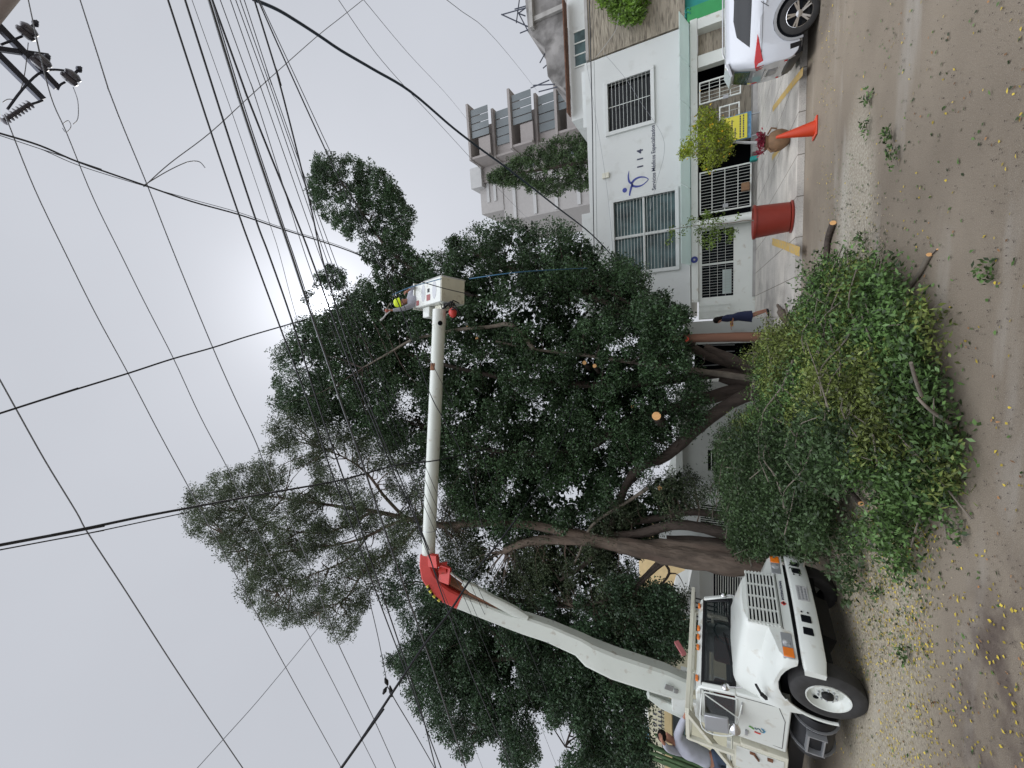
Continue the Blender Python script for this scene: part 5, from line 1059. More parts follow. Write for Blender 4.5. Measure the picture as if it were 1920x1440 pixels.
# wooden pole at the garage, big leaf plants and cacti left
wpp = Gp(1484, 632); k_ = wpp@Fh
wt = put('pole', MB().tube([wpp, D(1380, 632, k_), D(1290, 634, k_), D(1262, 635, k_)], [.135, .13, .12, .118], 14, rough=.1), POLEW, thing('wooden_pole', 'reddish brown wooden pole standing in front of the garage door', 'pole', tuple(wpp))); wt.data.transform(inv(wt.parent)); 
put('orange_tag', MB().lathe([(.0, 0), (.07, .0), (.07, .02), (0, .02)], D(1287, 636, k_-.16), tuple(-Fh), 8), ORANGE, wt.parent, inv(wt.parent))
cr = random.Random(11)
for j, (X, Y) in enumerate(((1310, 1402), (1300, 1425), (1318, 1440))):
    b = D(1420, Y-10, 11.5+j*.5); b[2] = .15; cx_ = thing('columnar_cactus', ('tall ribbed cactus just left of the man on the truck', 'clump of thin cactus stems behind the man on the truck', 'short cactus stems at the left edge behind the truck')[j], 'cactus', tuple(b), 0, 'cacti behind the truck'); Mi = inv(cx_)
    for i in range(8):
        q = D(X, Y+cr.uniform(-22, 22), 11.5+j*.5); top = D(X-cr.uniform(30, 95), Y+cr.uniform(-30, 28), 11.5+j*.5+cr.uniform(-.4, .4)); s0 = Vector((top[0], top[1], b[2])); P = [s0, s0.lerp(Vector(tuple(top)), .5), Vector(tuple(top))]
        put('stem', MB().tube(smoothpath(P, 5), radii(.055, .035, 11), 9, rough=.3), CACT, cx_, Mi)
# ------------------------------------------------------------------ cut branches on the road
PP = [(1425, 640), (1440, 632), (1465, 620), (1480, 600), (1515, 565), (1530, 520), (1545, 485), (1565, 490), (1575, 520), (1600, 500), (1640, 498), (1660, 515), (1690, 535), (1700, 560), (1735, 565), (1758, 600), (1748, 640), (1722, 660), (1735, 700), (1740, 740), (1770, 770), (1790, 800), (1800, 850), (1785, 910), (1778, 955), (1740, 960), (1700, 975), (1660, 930), (1620, 900), (1590, 880), (1560, 880), (1500, 850), (1430, 800), (1425, 720), (1415, 690)]
PQ = [(1425, 770), (1500, 800), (1565, 830), (1575, 900), (1558, 935), (1550, 980), (1545, 1010), (1500, 1038), (1480, 1040), (1385, 1042), (1365, 1010), (1352, 930), (1338, 880), (1332, 845), (1352, 815), (1375, 785)]
PS = [(1655, 940), (1690, 940), (1700, 980), (1690, 1010), (1692, 1060), (1670, 1062), (1650, 1000), (1576, 1040), (1605, 1085), (1600, 1105), (1577, 1112), (1560, 1080), (1545, 1020), (1575, 1000), (1645, 985)]
pile = []
while len(pile) < 8600:
    n = 20000; x = rg.uniform(-7, 2.2, n); y = rg.uniform(4.4, 13.5, n)
    mnd = np.clip((y-4.6)/5.5, 0, 1); h = .22+1.05*mnd**.8; h = h+np.where((x < -1.9) & (y > 9), .75*np.clip((y-9)/2, 0, 1)*np.clip((-x-1.9)/1.2, 0, 1), 0); h = np.where(x > -.2, h*np.clip(1-(x+.2)/2.2, .15, 1), h)
    z = h*rg.uniform(0, 1, n)**.5*rg.uniform(.55, 1.12, n)
    P = np.stack([x, y, z], 1); X, Y = proj(P); k = (inpoly(X, Y, PP) | inpoly(X, Y, PQ) | (inpoly(X, Y, PS) & (z < .28))) & ~((Y > 1036) & (X < 1575)); P = P[k]; X = X[k]; Y = Y[k]
    jit = np.array([[noise.noise(Vector(tuple(p*1.9)))*50, noise.noise(Vector(tuple(p*1.9+7)))*50, noise.noise(Vector(tuple(p*1.3+3)))] for p in P]); jit[:, :2] *= np.where(Y > 860, .45, 1)[:, None]; k = (inpoly(X+jit[:, 0], Y+jit[:, 1], PP) | inpoly(X+jit[:, 0], Y+jit[:, 1], PQ) | inpoly(X, Y, PS)) & (jit[:, 2] > -.28); pile += list(P[k])
pile = np.array(pile[:8600]); nz_ = np.array([noise.noise(Vector(tuple(p*1.1))) for p in pile])
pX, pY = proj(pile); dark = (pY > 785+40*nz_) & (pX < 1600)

# long sprays reaching out of the heap, and the bare boughs they grow from
spr = []; boughs = []
for i in range(150):
    c = pile[rg.integers(len(pile))].copy(); a = rg.uniform(0, 6.28); d = np.array([math.cos(a), math.sin(a), rg.uniform(-.1, .45)]); Ls = rg.uniform(.5, 1.1)
    e = c+d*Ls; ex_, ey_ = proj(e)
    if ex_ > 1790 or (ey_ > 1020 and ex_ < 1600) or (ey_ > 880 and ex_ > 1545) or ey_ > 1040: continue
    m_ = (c+e)/2+np.array([0, 0, .12]); boughs.append((c-d*.5, c, m_, e))
    for t in np.linspace(.3, 1, 6): spr.append(c+(e-c)*t+np.array([0, 0, .12*math.sin(3.14*t)])+rg.normal(size=3)*.06)
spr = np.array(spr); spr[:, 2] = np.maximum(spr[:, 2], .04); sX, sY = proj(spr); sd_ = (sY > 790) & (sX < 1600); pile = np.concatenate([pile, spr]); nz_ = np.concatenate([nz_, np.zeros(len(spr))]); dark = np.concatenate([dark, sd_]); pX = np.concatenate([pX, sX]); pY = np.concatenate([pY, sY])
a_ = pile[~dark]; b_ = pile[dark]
def sprig(c, per, rad, L, Wd):     # leaves set along short twigs so that the pile shows direction
    k = len(c); d = rg.normal(size=(k, 3)); d[:, 2] = d[:, 2]*.35+.05; d[:, 0] += .8; d /= np.linalg.norm(d, axis=1, keepdims=True)
    t = rg.uniform(-1, 1, (k, per, 1)); p = c[:, None, :]+d[:, None, :]*t*rad+rg.normal(size=(k, per, 3))*rad*.18; p[..., 2] = np.maximum(p[..., 2], .02)
    dd = d[:, None, :]+rg.normal(size=(k, per, 3))*.6; dd = dd.reshape(-1, 3); dd /= np.linalg.norm(dd, axis=1, keepdims=True); p = p.reshape(-1, 3)
    a = rg.normal(size=dd.shape); a[:, 2] += .9; s = np.cross(dd, a); s /= np.linalg.norm(s, axis=1, keepdims=True); nn = np.cross(s, dd); n = len(p)
    l = (L*rg.uniform(.6, 1.3, n))[:, None]; w = (Wd*rg.uniform(.7, 1.2, n))[:, None]
    V = np.stack([p, p+dd*l*.45+s*w*.5+nn*w*.15, p+dd*l, p+dd*l*.45-s*w*.5+nn*w*.15], 1).reshape(-1, 3); return V, np.arange(4*n).reshape(n, 4), d
na_ = nz_[~dark]; aX, aY = pX[~dark], pY[~dark]; dl = np.abs((aX-1440)*(820-650)-(aY-650)*(1620-1440))/248.; yl_ = ((dl < 48+120*na_) & (aY < 860) & (na_ > -.22)) | (np.hypot(aX-1738, aY-605) < 40) | (na_ > .30)  # sunlight on the heap's top painted as yellower leaves, plus random yellow patches
V, Q, _ = sprig(a_[yl_], 27, .26, .060, .026); tag(npmesh('sun_tinted_branches', V, Q, leafm('leaf_cut_sun_tint', (.17, .21, .055), .3, .6, .4)), 'leafy boughs of the front heap of cut branches, sunlight on its top painted in yellow green', 'branch pile', kind='stuff')
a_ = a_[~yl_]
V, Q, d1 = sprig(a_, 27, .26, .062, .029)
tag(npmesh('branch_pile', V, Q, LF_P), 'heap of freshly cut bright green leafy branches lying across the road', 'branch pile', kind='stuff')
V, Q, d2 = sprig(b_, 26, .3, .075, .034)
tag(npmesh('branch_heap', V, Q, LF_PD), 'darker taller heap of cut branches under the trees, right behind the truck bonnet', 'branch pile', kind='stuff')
tws = MB()
for i in range(0, len(pile), 40):
    c = pile[i]; dv_ = d1[i % len(d1)]; a = c-dv_*.45; b = c+dv_*.4; a[2] = max(a[2], .02); b[2] = max(b[2], .02); tws.tube([a, c+rg.normal(size=3)*.03, b], [.009, .007, .003], 5, caps=False)
for b0, b1, b2, b3 in boughs:
    q = [np.maximum(v, [-99, -99, .03]) for v in (b0, b1, b2, b3)]; r0_ = .02 if b0[1] > 7.5 else .011; tws.tube(smoothpath(q, 3), radii(r0_, .005, 10), 6, rough=.3, caps=False)
tag(put('pile_twigs', tws, LIMB), 'thin bare twigs sticking out of the heap of cut branches', 'twigs', kind='stuff')
def log_(lab, px_, r0, r1, m_=LIMB, zr=None, h=0.0):
    r0 *= .6; r1 *= .6
    P = smoothpath([G(X, Y, (max(r0, r1)+h) if len(o) == 0 else o[0]) for X, Y, *o in px_], 4); t = thing('cut_branch', lab, 'cut branch', tuple(P[0]), 0, 'bare cut branches on the road'); Mi = inv(t); rr_ = radii(r0, r1, len(P))
    put('wood', MB().tube(P, rr_, 10, rough=.25), m_, t, Mi, ang=60); d = (P[0]-P[1]).normalized(); put('cut_face', MB().lathe([(r0*.95, .003), (r0*.9, .008), (0, .008)], P[0], d, 16), CUTW, t, Mi)
log_('thick grey brown log with an orange cut end, nearest the orange planter', [(1562, 418), (1552, 450), (1548, 490)], .085, .08, BARK)
log_('short thin stick on the far edge of the pile near the log', [(1533, 506, .1), (1541, 535, .25), (1550, 565, .3)], .032, .028)
log_('pale bare branch pointing out of the pile towards the camera', [(1742, 478), (1722, 515), (1702, 545), (1697, 572, .2)], .042, .03)
log_('thin dark branch tip lying beyond the end of the pale branch', [(1757, 468), (1745, 480)], .012, .008, BARK)
log_('forked log with a pale cut face at the left of the pile', [(1614, 944, .08), (1590, 915, .12), (1572, 890, .2), (1560, 876, .3)], .06, .05, BARK)
log_('forked grey branch half buried in the front of the pile', [(1728, 742, .3), (1718, 715, .45), (1708, 680, .55)], .022, .019)
log_('curved grey branch lower left in the front of the pile', [(1790, 800, .05), (1745, 770, .3), (1720, 745, .4)], .022, .018)
log_('pale stick standing in the dark heap near the bumper', [(1516, 1008, .1), (1520, 960, .3), (1518, 920, .5)], .03, .02)
log_('stubby cut log with a pale face in the dark heap', [(1545, 925, .2), (1530, 908, .35), (1520, 900, .4)], .05, .055, BARK)
for i, (X, Y, s) in enumerate(((1622, 447, .26), (1680, 292, .2), (1628, 182, .16), (1672, 255, .14), (1798, 1000, .14), (1702, 1228, .13), (1650, 1110, .2), (1850, 510, .10), (1625, 240, .14))):
    s *= .55; c = G(X, Y, .04); t = thing('leafy_sprig', ('leafy green sprig on the road between log and pale branch', 'largest leafy green sprig on the open road below the cone', 'small green sprig on the road below the pavement line', 'small pale green sprig next to the largest one', 'small green sprig at the front corner of the pile', 'long stalked sprig on the road in front of the truck', 'green sprig among the sawdust below the bumper', 'tiny green sprig nearest the camera', 'small sprig on the road straight below the traffic cone')[i], 'sprig', tuple(c), 0, 'green sprigs on the road'); Mi = inv(t)
    cs = np.array([c+np.array([rg.uniform(-s, s), rg.uniform(-s*.8, s*.8), rg.uniform(0, .06)]) for _ in range(7)]); V, Q, _ = sprig(cs, int(6+30*s), .06, .05, .026); npmesh('leaves', V, Q, LF_P, t, Mi)
    put('stem', MB().tube([c+np.array([-s, 0, -.02]), c, c+np.array([s, s*.3, 0])], .006, 5), LIMB, t, Mi)
# fallen leaves
def litter(name, lab, n, m_, f, L, Wd):
    pts = []
    while len(pts) < n:
        X = rg.uniform(1500, 1925, 4000); Y = rg.uniform(-5, 1445, 4000)
        for x, y in zip(X, Y):
            if rg.uniform() < f(x, y)*(.35+1.3*max(0, .5+noise.noise(Vector((x*.02, y*.02, 1))))): q = G(x, y, .012); pts.append(q if q[1] < 12.2 else None)
        pts = [p for p in pts if p is not None]
    V, Q = leafcloud(np.array(pts[:n]), L, Wd, 0, .85); V[:, 2] = np.clip(V[:, 2], .004, .03)
    tag(npmesh(name, V, Q, m_), lab, 'fallen leaves', kind='stuff')
fd = lambda x, y: (.9*math.exp(-((x-1640)/60)**2-((y-1080)/190)**2)+.35*math.exp(-((x-1700)/90)**2)*(y > 950)+.03+.5*math.exp(-((x-1552)/12)**2)*(y < 480)+.12*(y > 1100))*(1.25 if x < 1750 else .55)
litter('yellow_leaves', 'scattered fallen yellow leaves, thickest in front of the truck', 2300, mat('leaf_yellow', (.55, .42, .05), .6, island=.35, transl=.2), fd, .036, .022)
litter('brown_leaves', 'scattered dry brown and orange leaves on the road', 380, mat('leaf_brown', (.26, .13, .05), .7, island=.5), lambda x, y: .08+.7*fd(x, y), .034, .02)
litter('green_leaves', 'small green leaves strewn over the sawdust around the cut branches', 2600, LF_P, lambda x, y: (math.exp(-((x-1640)/75)**2-((y-1020)/170)**2)+.8*math.exp(-((x-1605)/45)**2-((y-470)/90)**2)+.05*math.exp(-((x-1660)/150)**2)), .045, .026)
litter('dark_bits', 'dark crumbs of bark and leaf strewn over the road', 2000, BARK, lambda x, y: .12+.6*fd(x, y), .018, .012)
litter('wood_chips', 'pale wood chips strewn around the cut branches', 3200, CUTW if False else mat('chips', (.50, .42, .27), .8, island=.3), lambda x, y: (math.exp(-((x-1630)/70)**2-((y-1050)/190)**2)+.8*math.exp(-((x-1605)/40)**2-((y-470)/90)**2)), .022, .014)

# ------------------------------------------------------------------ utility pole and cables
zp = 10.0
up0 = D(5, 0, 1.42); up0 = np.array([up0[0], up0[1], 0]); up0 += R_*.16
UPo = thing('utility_pole', 'concrete utility pole with steel crossarms and insulators, top right corner overhead', 'utility pole', tuple(up0)); Mi = inv(UPo)
put('pole', MB().tube([up0, up0+np.array([0, 0, 10.8])], [.19, .13], 16), POLEC, UPo, Mi)
def GZ(X, Y, z=zp): return Vector(tuple(G(X, Y, z)))
xa_ = MB(); a = GZ(108, 165); b = GZ(-2, 50); xa_.bar(a, b+(b-a)*.8, .075, .075); put('crossarm', xa_, STEELD, UPo, Mi, smooth=False)
a = GZ(80, 187); b = GZ(-2, 105); put('crossarm', MB().bar(a, b+(b-a)*.8, .075, .075), STEELD, UPo, Mi, smooth=False)
a = GZ(92, 106); b = GZ(-2, 92); put('brace', MB().bar(a, b+(b-a)*.8, .055, .055), STEELD, UPo, Mi, smooth=False)
def cutout(X, Y, X2, Y2):
    c = GZ(X, Y, 9.9); t_ = GZ(X2, Y2, 9.9); d = (t_-c).normalized(); mb = MB().lathe([(.0, -.07), (.05, -.07), (.085, -.05), (.095, -.02), (.09, .0), (.07, .01), (.085, .03), (.09, .06), (.07, .08), (.04, .10), (0, .10)], c, (d+Vector((0, 0, -.6))).normalized(), 16)
    o = put('insulator', mb, PORC, UPo, Mi); put('clamp', MB().sphere(t_, .045, 8, sq=(1, .8, 1)).bar(c, t_+d*.05, .03), STEELD, o, Mi); return o
cutout(50, 60, 66, 44); cutout(132, 146, 148, 130); cutout(76, 118, 88, 108)
sg = MB(); p0 = GZ(58, 194, 9.95); p1 = GZ(4, 228, 9.95); dd = (p1-p0); prof = []
for i in range(9): prof += [(.022, i*.052), (.05, i*.052+.02), (.022, i*.052+.03)]
sg.lathe(prof, p0, dd, 12); put('insulator', sg, PORC, UPo, Mi)
for pts in ([(2, 84), (25, 75), (42, 68)], [(14, 205), (40, 170), (70, 140), (95, 131), (125, 133), (135, 138)], [(108, 168), (112, 160), (122, 154)], [(80, 188), (70, 192), (60, 195)]): put('jumper_cable', MB().tube(smoothpath([GZ(*p, 9.97) for p in pts], 4), .014, 6), STEELD, UPo, Mi)
for pts in ([(137, 163), (146, 190), (146, 222), (137, 233)], [(117, 233), (128, 226), (133, 238), (124, 248), (117, 240)], [(53, 80), (50, 110), (46, 140), (38, 170), (26, 188)], [(5, 192), (15, 186), (28, 187)]): put('thin_lead', MB().tube(smoothpath([GZ(*p, 9.97) for p in pts], 4), .005, 5), WIREG, UPo, Mi)

GW = 'overhead cables crossing the street'
def wire(lab, pts, r, m_, z=None, plane=None, group=GW, name='overhead_cable', cat='cable', ext=.12):
    if z is not None: Q = [G(X, Y, z) for X, Y in pts]
    else:
        A, B = plane; n_ = np.array([-(B-A)[1], (B-A)[0], 0]); Q = []
        for X, Y in pts: d = ray(X, Y); Q.append(C_+d*((A-C_)@n_)/(d@n_))
    Q = [np.array(q) for q in Q]; 
    def more(q, p, px_):      # the cable runs on well past the edge of the photograph
        d = (q-p)/np.linalg.norm(q-p); on = px_[0] <= 3 or px_[1] <= 3 or px_[1] >= 1437
        return q+d*(9.0 if on and ext > 0 and abs(d[2]) < .3 else ext*np.linalg.norm(q-p))
    Q = [more(Q[0], Q[1], pts[0])]+Q+[more(Q[-1], Q[-2], pts[-1])]
    o = put(name, MB().tube(smoothpath(Q, 5), r, 6), m_); return tag(o, lab, cat, group)
FAN = 'one of the thin dark wires in the dense fan, indistinguishable from its neighbours'
a_pts = dict(
 a=[(315, 0), (393, 240), (448, 403), (476, 480), (525, 613), (580, 760), (623, 890), (650, 960), (717, 1143), (763, 1265), (793, 1350), (827, 1440)],
 b=[(347, 0), (420, 230), (480, 413), (505, 480), (547, 600), (593, 747), (630, 857), (667, 960), (693, 1043), (747, 1203), (790, 1335), (817, 1440)],
 c=[(360, 0), (437, 217), (507, 423), (525, 480), (560, 607), (620, 770), (690, 940), (767, 1110), (830, 1250), (905, 1440)],
 d=[(392, 0), (452, 197), (530, 430), (547, 480), (580, 580), (617, 687), (640, 757), (680, 870), (710, 960), (760, 1107), (797, 1210), (837, 1330), (873, 1440)],
 d2=[(397, 0), (457, 197), (534, 430), (551, 480), (584, 580)],
 e=[(398, 0), (467, 190), (563, 430), (582, 480), (603, 537), (655, 680), (700, 790), (740, 890), (773, 960), (800, 1027), (827, 1110), (880, 1253), (920, 1347), (960, 1440)],
 f=[(413, 0), (477, 177), (573, 480), (640, 660), (710, 830), (790, 1010), (860, 1180), (930, 1340), (968, 1440)],
 g=[(432, 0), (490, 167), (600, 480), (660, 640), (730, 800), (800, 960), (870, 1120), (940, 1280), (1010, 1440)],
 h=[(442, 0), (500, 160), (610, 480), (668, 630), (735, 785), (806, 950), (873, 1105), (905, 1180)],
 i=[(450, 0), (567, 333), (617, 480), (678, 630), (750, 790), (812, 935), (880, 1090), (915, 1165)],
 j=[(458, 0), (507, 150), (625, 480), (690, 640), (765, 800), (830, 950), (900, 1110), (985, 1290), (1045, 1440)],
 k=[(477, 0), (520, 140), (580, 377), (603, 480), (650, 640), (705, 790), (760, 920), (800, 1020)],
 l=[(487, 7), (537, 120), (613, 287), (700, 470), (760, 600), (805, 735), (840, 800), (873, 867), (897, 960), (927, 1060), (973, 1173), (1017, 1277), (1053, 1377), (1075, 1440)],
 m=[(492, 12), (545, 125), (622, 290), (712, 475), (775, 610), (850, 760), (910, 870), (950, 1000), (1000, 1120), (1050, 1230), (1110, 1400)])
LB = {'a': ('black cable bounding the bundle of street wires on its upper side', .013), 'b': ('second black cable of the bundle, kinked, next below its upper edge', .014), 'd': ('thickest silvery black twin cable running down through the tree crown', .019), 'd2': ('dark strand lashed to the upper part of the thick twin cable', .008), 'e': ('heavy black cable diverging just below the thick twin cable', .014), 'k': ('dark cable on the lower side of the fan, ending at the boom', .012), 'l': ('lowest wire of the bundle, passing over the round tuft of leaves', .010), 'c': ('thin wire between the kinked black cable and the thick twin cable', .004)}
zz_ = dict(a=7.6, b=7.5, c=7.4, d=7.2, d2=7.22, e=7.1, f=7.0, g=6.95, h=6.9, i=6.85, j=6.8, k=6.75, l=6.6, m=6.5)
for k, P in a_pts.items():
    lab, r = LB.get(k, (FAN, .006)); r *= .88; wire(lab, P, r, CABLE if k != 'd' else CABLES, z=zz_[k])
wire('bare wire of the high line passing the crossed cable joint in mid sky', [(150, 0), (208, 180), (275, 345), (328, 480), (398, 650), (440, 745), (480, 830), (513, 915), (560, 1010), (623, 1180), (660, 1262), (703, 1353), (742, 1440)], .009, WIREG, z=9.6)
wire('bare high wire running down from the hanging clamp by the pole', [(53, 0), (68, 70), (95, 180), (125, 250), (175, 372), (228, 480), (270, 565), (325, 672), (375, 780), (430, 885), (480, 990), (567, 1167), (640, 1310), (705, 1440)], .007, WIREG, z=9.6)
wire('bare high wire starting at the ribbed insulator on the pole', [(15, 230), (65, 355), (125, 480), (180, 590), (240, 700), (300, 815), (357, 920), (463, 1117), (535, 1250), (640, 1440)], .007, WIREG, z=9.6)
wire('bare high wire crossing the lower left sky alone', [(0, 713), (30, 767), (85, 865), (143, 960), (165, 1000), (240, 1115), (320, 1240), (390, 1345), (455, 1440)], .009, WIREG, z=9.9)
Lp = lambda X, Y, z: G(X, Y, z)
plt_ = (G(0, 250, 8.4), D(882, 548, 7.9))
tp_pts = [(0, 250), (75, 273), (150, 305), (270, 347), (360, 378), (450, 403), (530, 430), (640, 465), (700, 490), (760, 518), (830, 540), (882, 552)]
wire('black twisted service cable dropping from the top edge past the bucket', tp_pts, .010, CABLE, plane=plt_)
wire('thin strand loosely following the twisted service cable', [(0, 254), (75, 279), (150, 311), (265, 347), (360, 374), (450, 399), (530, 427), (640, 462), (690, 485)], .004, CABLE, plane=plt_)
wire('black service cable from the top edge to the sunlit tree top', [(0, 775), (28, 766), (110, 740), (240, 700), (323, 673), (398, 652), (460, 632), (525, 613), (570, 600)], .012, CABLE, z=9.0)
wire('thick black cable across the feathery tree and the upper boom', [(0, 1022), (80, 1007), (165, 990), (260, 970), (350, 953), (500, 925), (640, 900), (745, 872), (820, 863), (900, 845), (960, 835)], .016, CABLE, z=8.0)
wire('thin cable just below the thick black cable that crosses the boom', [(0, 1031), (80, 1016), (165, 1000), (260, 980), (345, 962)], .007, CABLE, z=8.0)
wire('thin grey wire slanting from the cable joint to the top right', [(275, 345), (320, 305), (395, 248), (480, 170), (590, 72), (640, 32), (690, -8)], .006, WIREG, z=8.3)
wire('loose grey wire end curling beside the cable joint', [(272, 346), (312, 322), (345, 306), (362, 302), (375, 304), (384, 314)], .006, WIREG, z=8.3, ext=0)
wire('heavy blue black cable sagging from the top right corner to the clinic window', [(478, 0), (520, 18), (560, 42), (600, 68), (640, 95), (700, 130), (770, 172), (850, 240), (905, 282), (960, 322), (1040, 385), (1110, 440), (1160, 492), (1200, 530)], .020, CABLEB, plane=(G(478, 0, 7.0), W(1200, 530, 20.3)))
wire('thin wire above the heavy blue black cable, ending at the tower', [(635, 0), (705, 100), (775, 180), (840, 250), (950, 370), (1000, 420)], .005, WIREG, plane=(G(635, 0, 6.5), W(1000, 420, 19)))
wire('thin wire reaching the tower roof in the middle', [(682, 0), (770, 105), (840, 180), (882, 232)], .005, WIREG, plane=(G(682, 0, 6.5), W(882, 232, 19)))
wire('thin wire ending at the unfinished building', [(838, 0), (930, 75), (1003, 165)], .006, WIREG, plane=(G(838, 0, 6.5), W(1003, 165, 25)))
rp_ = lambda o: [(1105+o, -8), (1108+o, 120), (1111+o, 250), (1112+o, 360), (1114+o, 470), (1118+o, 600)]
wire('black double cable along the clinic roof line', rp_(0), .024, CABLE, plane=(W(1105, 0, 19.6), W(1114, 470, 19.6)))
wire('thin wire just below the black double cable along the roof line', rp_(6), .008, CABLE, plane=(W(1105, 0, 19.6), W(1114, 470, 19.6)))
wire('thick black cable rising from the left edge behind the elbow of the boom', [(640, 1440), (677, 1388), (733, 1303), (793, 1213), (843, 1147), (893, 1070), (933, 1020), (963, 980)], .020, CABLE, plane=(G(640, 1440, 6.3), D(963, 980, 7.4)))
wire('slack thin cable from the end of the thick black cable into the trees', [(963, 980), (1000, 925), (1030, 875), (1057, 820), (1075, 760), (1085, 730)], .009, CABLE, plane=(D(963, 980, 7.4), D(1085, 730, 12)))
wire('thin wire crossing the others at the lower left of the sky', [(370, 1440), (418, 1387), (480, 1318), (535, 1252), (597, 1177), (625, 1150)], .006, WIREG, z=9.0)
wire('thin wire ending in a black splice on the thick black cable', [(640, 1020), (675, 1060), (693, 1127), (710, 1200), (725, 1277)], .006, CABLE, z=6.9)
wire('thin wire leaving the splice towards the left edge', [(728, 1290), (745, 1320), (775, 1370), (815, 1440)], .007, CABLE, z=6.6)
wire('thin blue rope hanging from the bucket into the tree', [(884, 522), (940, 514), (1000, 508), (1095, 503)], .012, CABLEU, plane=(D(884, 522, 8.6), D(1095, 503, 11.5)), name='rope', cat='rope', ext=0)
wire('blue rope from the man in the bucket across its front', [(738, 552), (765, 540), (800, 530), (826, 523)], .012, CABLEU, plane=(D(738, 552, 8.0), D(826, 523, 8.1)), name='rope', cat='rope', ext=0)
wire('slack telephone wire across the white wall above the number 114', [(1100, 120), (1135, 330), (1150, 480)], .006, WIREG, plane=(W(1100, 120, 19.9), W(1150, 480, 19.9)))
wire('slack telephone wire across the white wall past the lettering', [(1137, 105), (1175, 150), (1200, 190), (1240, 250), (1245, 290), (1230, 345), (1218, 400)], .006, WIREG, plane=(W(1100, 120, 19.8), W(1150, 480, 19.8)))
wire('white cable end hanging beside the bush over the stone wall', [(1160, 25), (1155, 55), (1135, 85), (1117, 108)], .010, TOWERL, plane=(W(1100, 0, 19.7), W(1150, 200, 19.7)), ext=0)
sp_ = thing('cable_splice', 'pair of black cable clamps on the thick black cable at the lower left', 'cable clamp', tuple(G(725, 1290, 6.75)), 0); Mi = inv(sp_)
for (X, Y), (X2, Y2) in (((722, 1272), (727, 1284)), ((725, 1288), (718, 1302)), ((731, 1286), (735, 1306))): put('clamp', MB().tube([G(X, Y, 6.75), G((X+X2)/2, (Y+Y2)/2, 6.75), G(X2, Y2, 6.75)], [.012, .035, .015], 8), BLACK, sp_, Mi)

# ------------------------------------------------------------------ people
def skinbody(name, J, E, m_, parent, Mi, sub=2, keep=0):
    """J: {key: (point, radius)}; E: chains of keys; grown into one continuous surface"""
    keys = list(J); me = bpy.data.meshes.new(name); me.from_pydata([tuple(Mi @ Vector(tuple(J[k][0]))) for k in keys], [(keys.index(a), keys.index(b)) for ch in E for a, b in zip(ch[:-1], ch[1:])], [])
    o = bpy.data.objects.new(name, me); col.objects.link(o); md = o.modifiers.new('skin', 'SKIN'); md.use_smooth_shade = True
    for i, k in enumerate(keys):
        r = J[k][1]; me.skin_vertices[0].data[i].radius = (r, r) if not isinstance(r, tuple) else r; me.skin_vertices[0].data[i].use_root = i == 0
    s = o.modifiers.new('sub', 'SUBSURF'); s.levels = sub; s.render_levels = sub
    bpy.context.view_layer.update(); m2 = bpy.data.meshes.new_from_object(o.evaluated_get(bpy.context.evaluated_depsgraph_get())); m2.name = name
    o.modifiers.clear(); o.data = m2; m2.materials.clear(); m2.materials.append(m_); m2.polygons.foreach_set('use_smooth', [True]*len(m2.polygons)); o.parent = parent; return o
def hand(J, E, w, d, up, tag_, wrist, s=1.0, curl=.35):
    d = d.normalized(); sd = d.cross(up).normalized(); up = sd.cross(d); J['p'+tag_] = (w+d*.05*s, .026*s); E.append([wrist, 'p'+tag_])
    for i, (o, L) in enumerate(((-.03, .065), (-.01, .078), (.01, .073), (.03, .055))):
        b = w+d*.09*s+sd*o*s; m1 = b+(d-up*curl).normalized()*L*.5*s; m2 = m1+(d-up*curl*2.5).normalized()*L*.5*s
        for n_, p, r in (('a', b, .0095), ('b', m1, .0085), ('c', m2, .007)): J[n_+str(i)+tag_] = (p, r*s)
        E.append(['p'+tag_, 'a'+str(i)+tag_, 'b'+str(i)+tag_, 'c'+str(i)+tag_])
    t1 = w+d*.03*s-sd*.035*s; t2 = t1+(d*.6-sd*.6-up*.3)*.045*s; J['t1'+tag_] = (t1, .011*s); J['t2'+tag_] = (t2, .009*s); E.append(['p'+tag_, 't1'+tag_, 't2'+tag_])
V3 = Vector
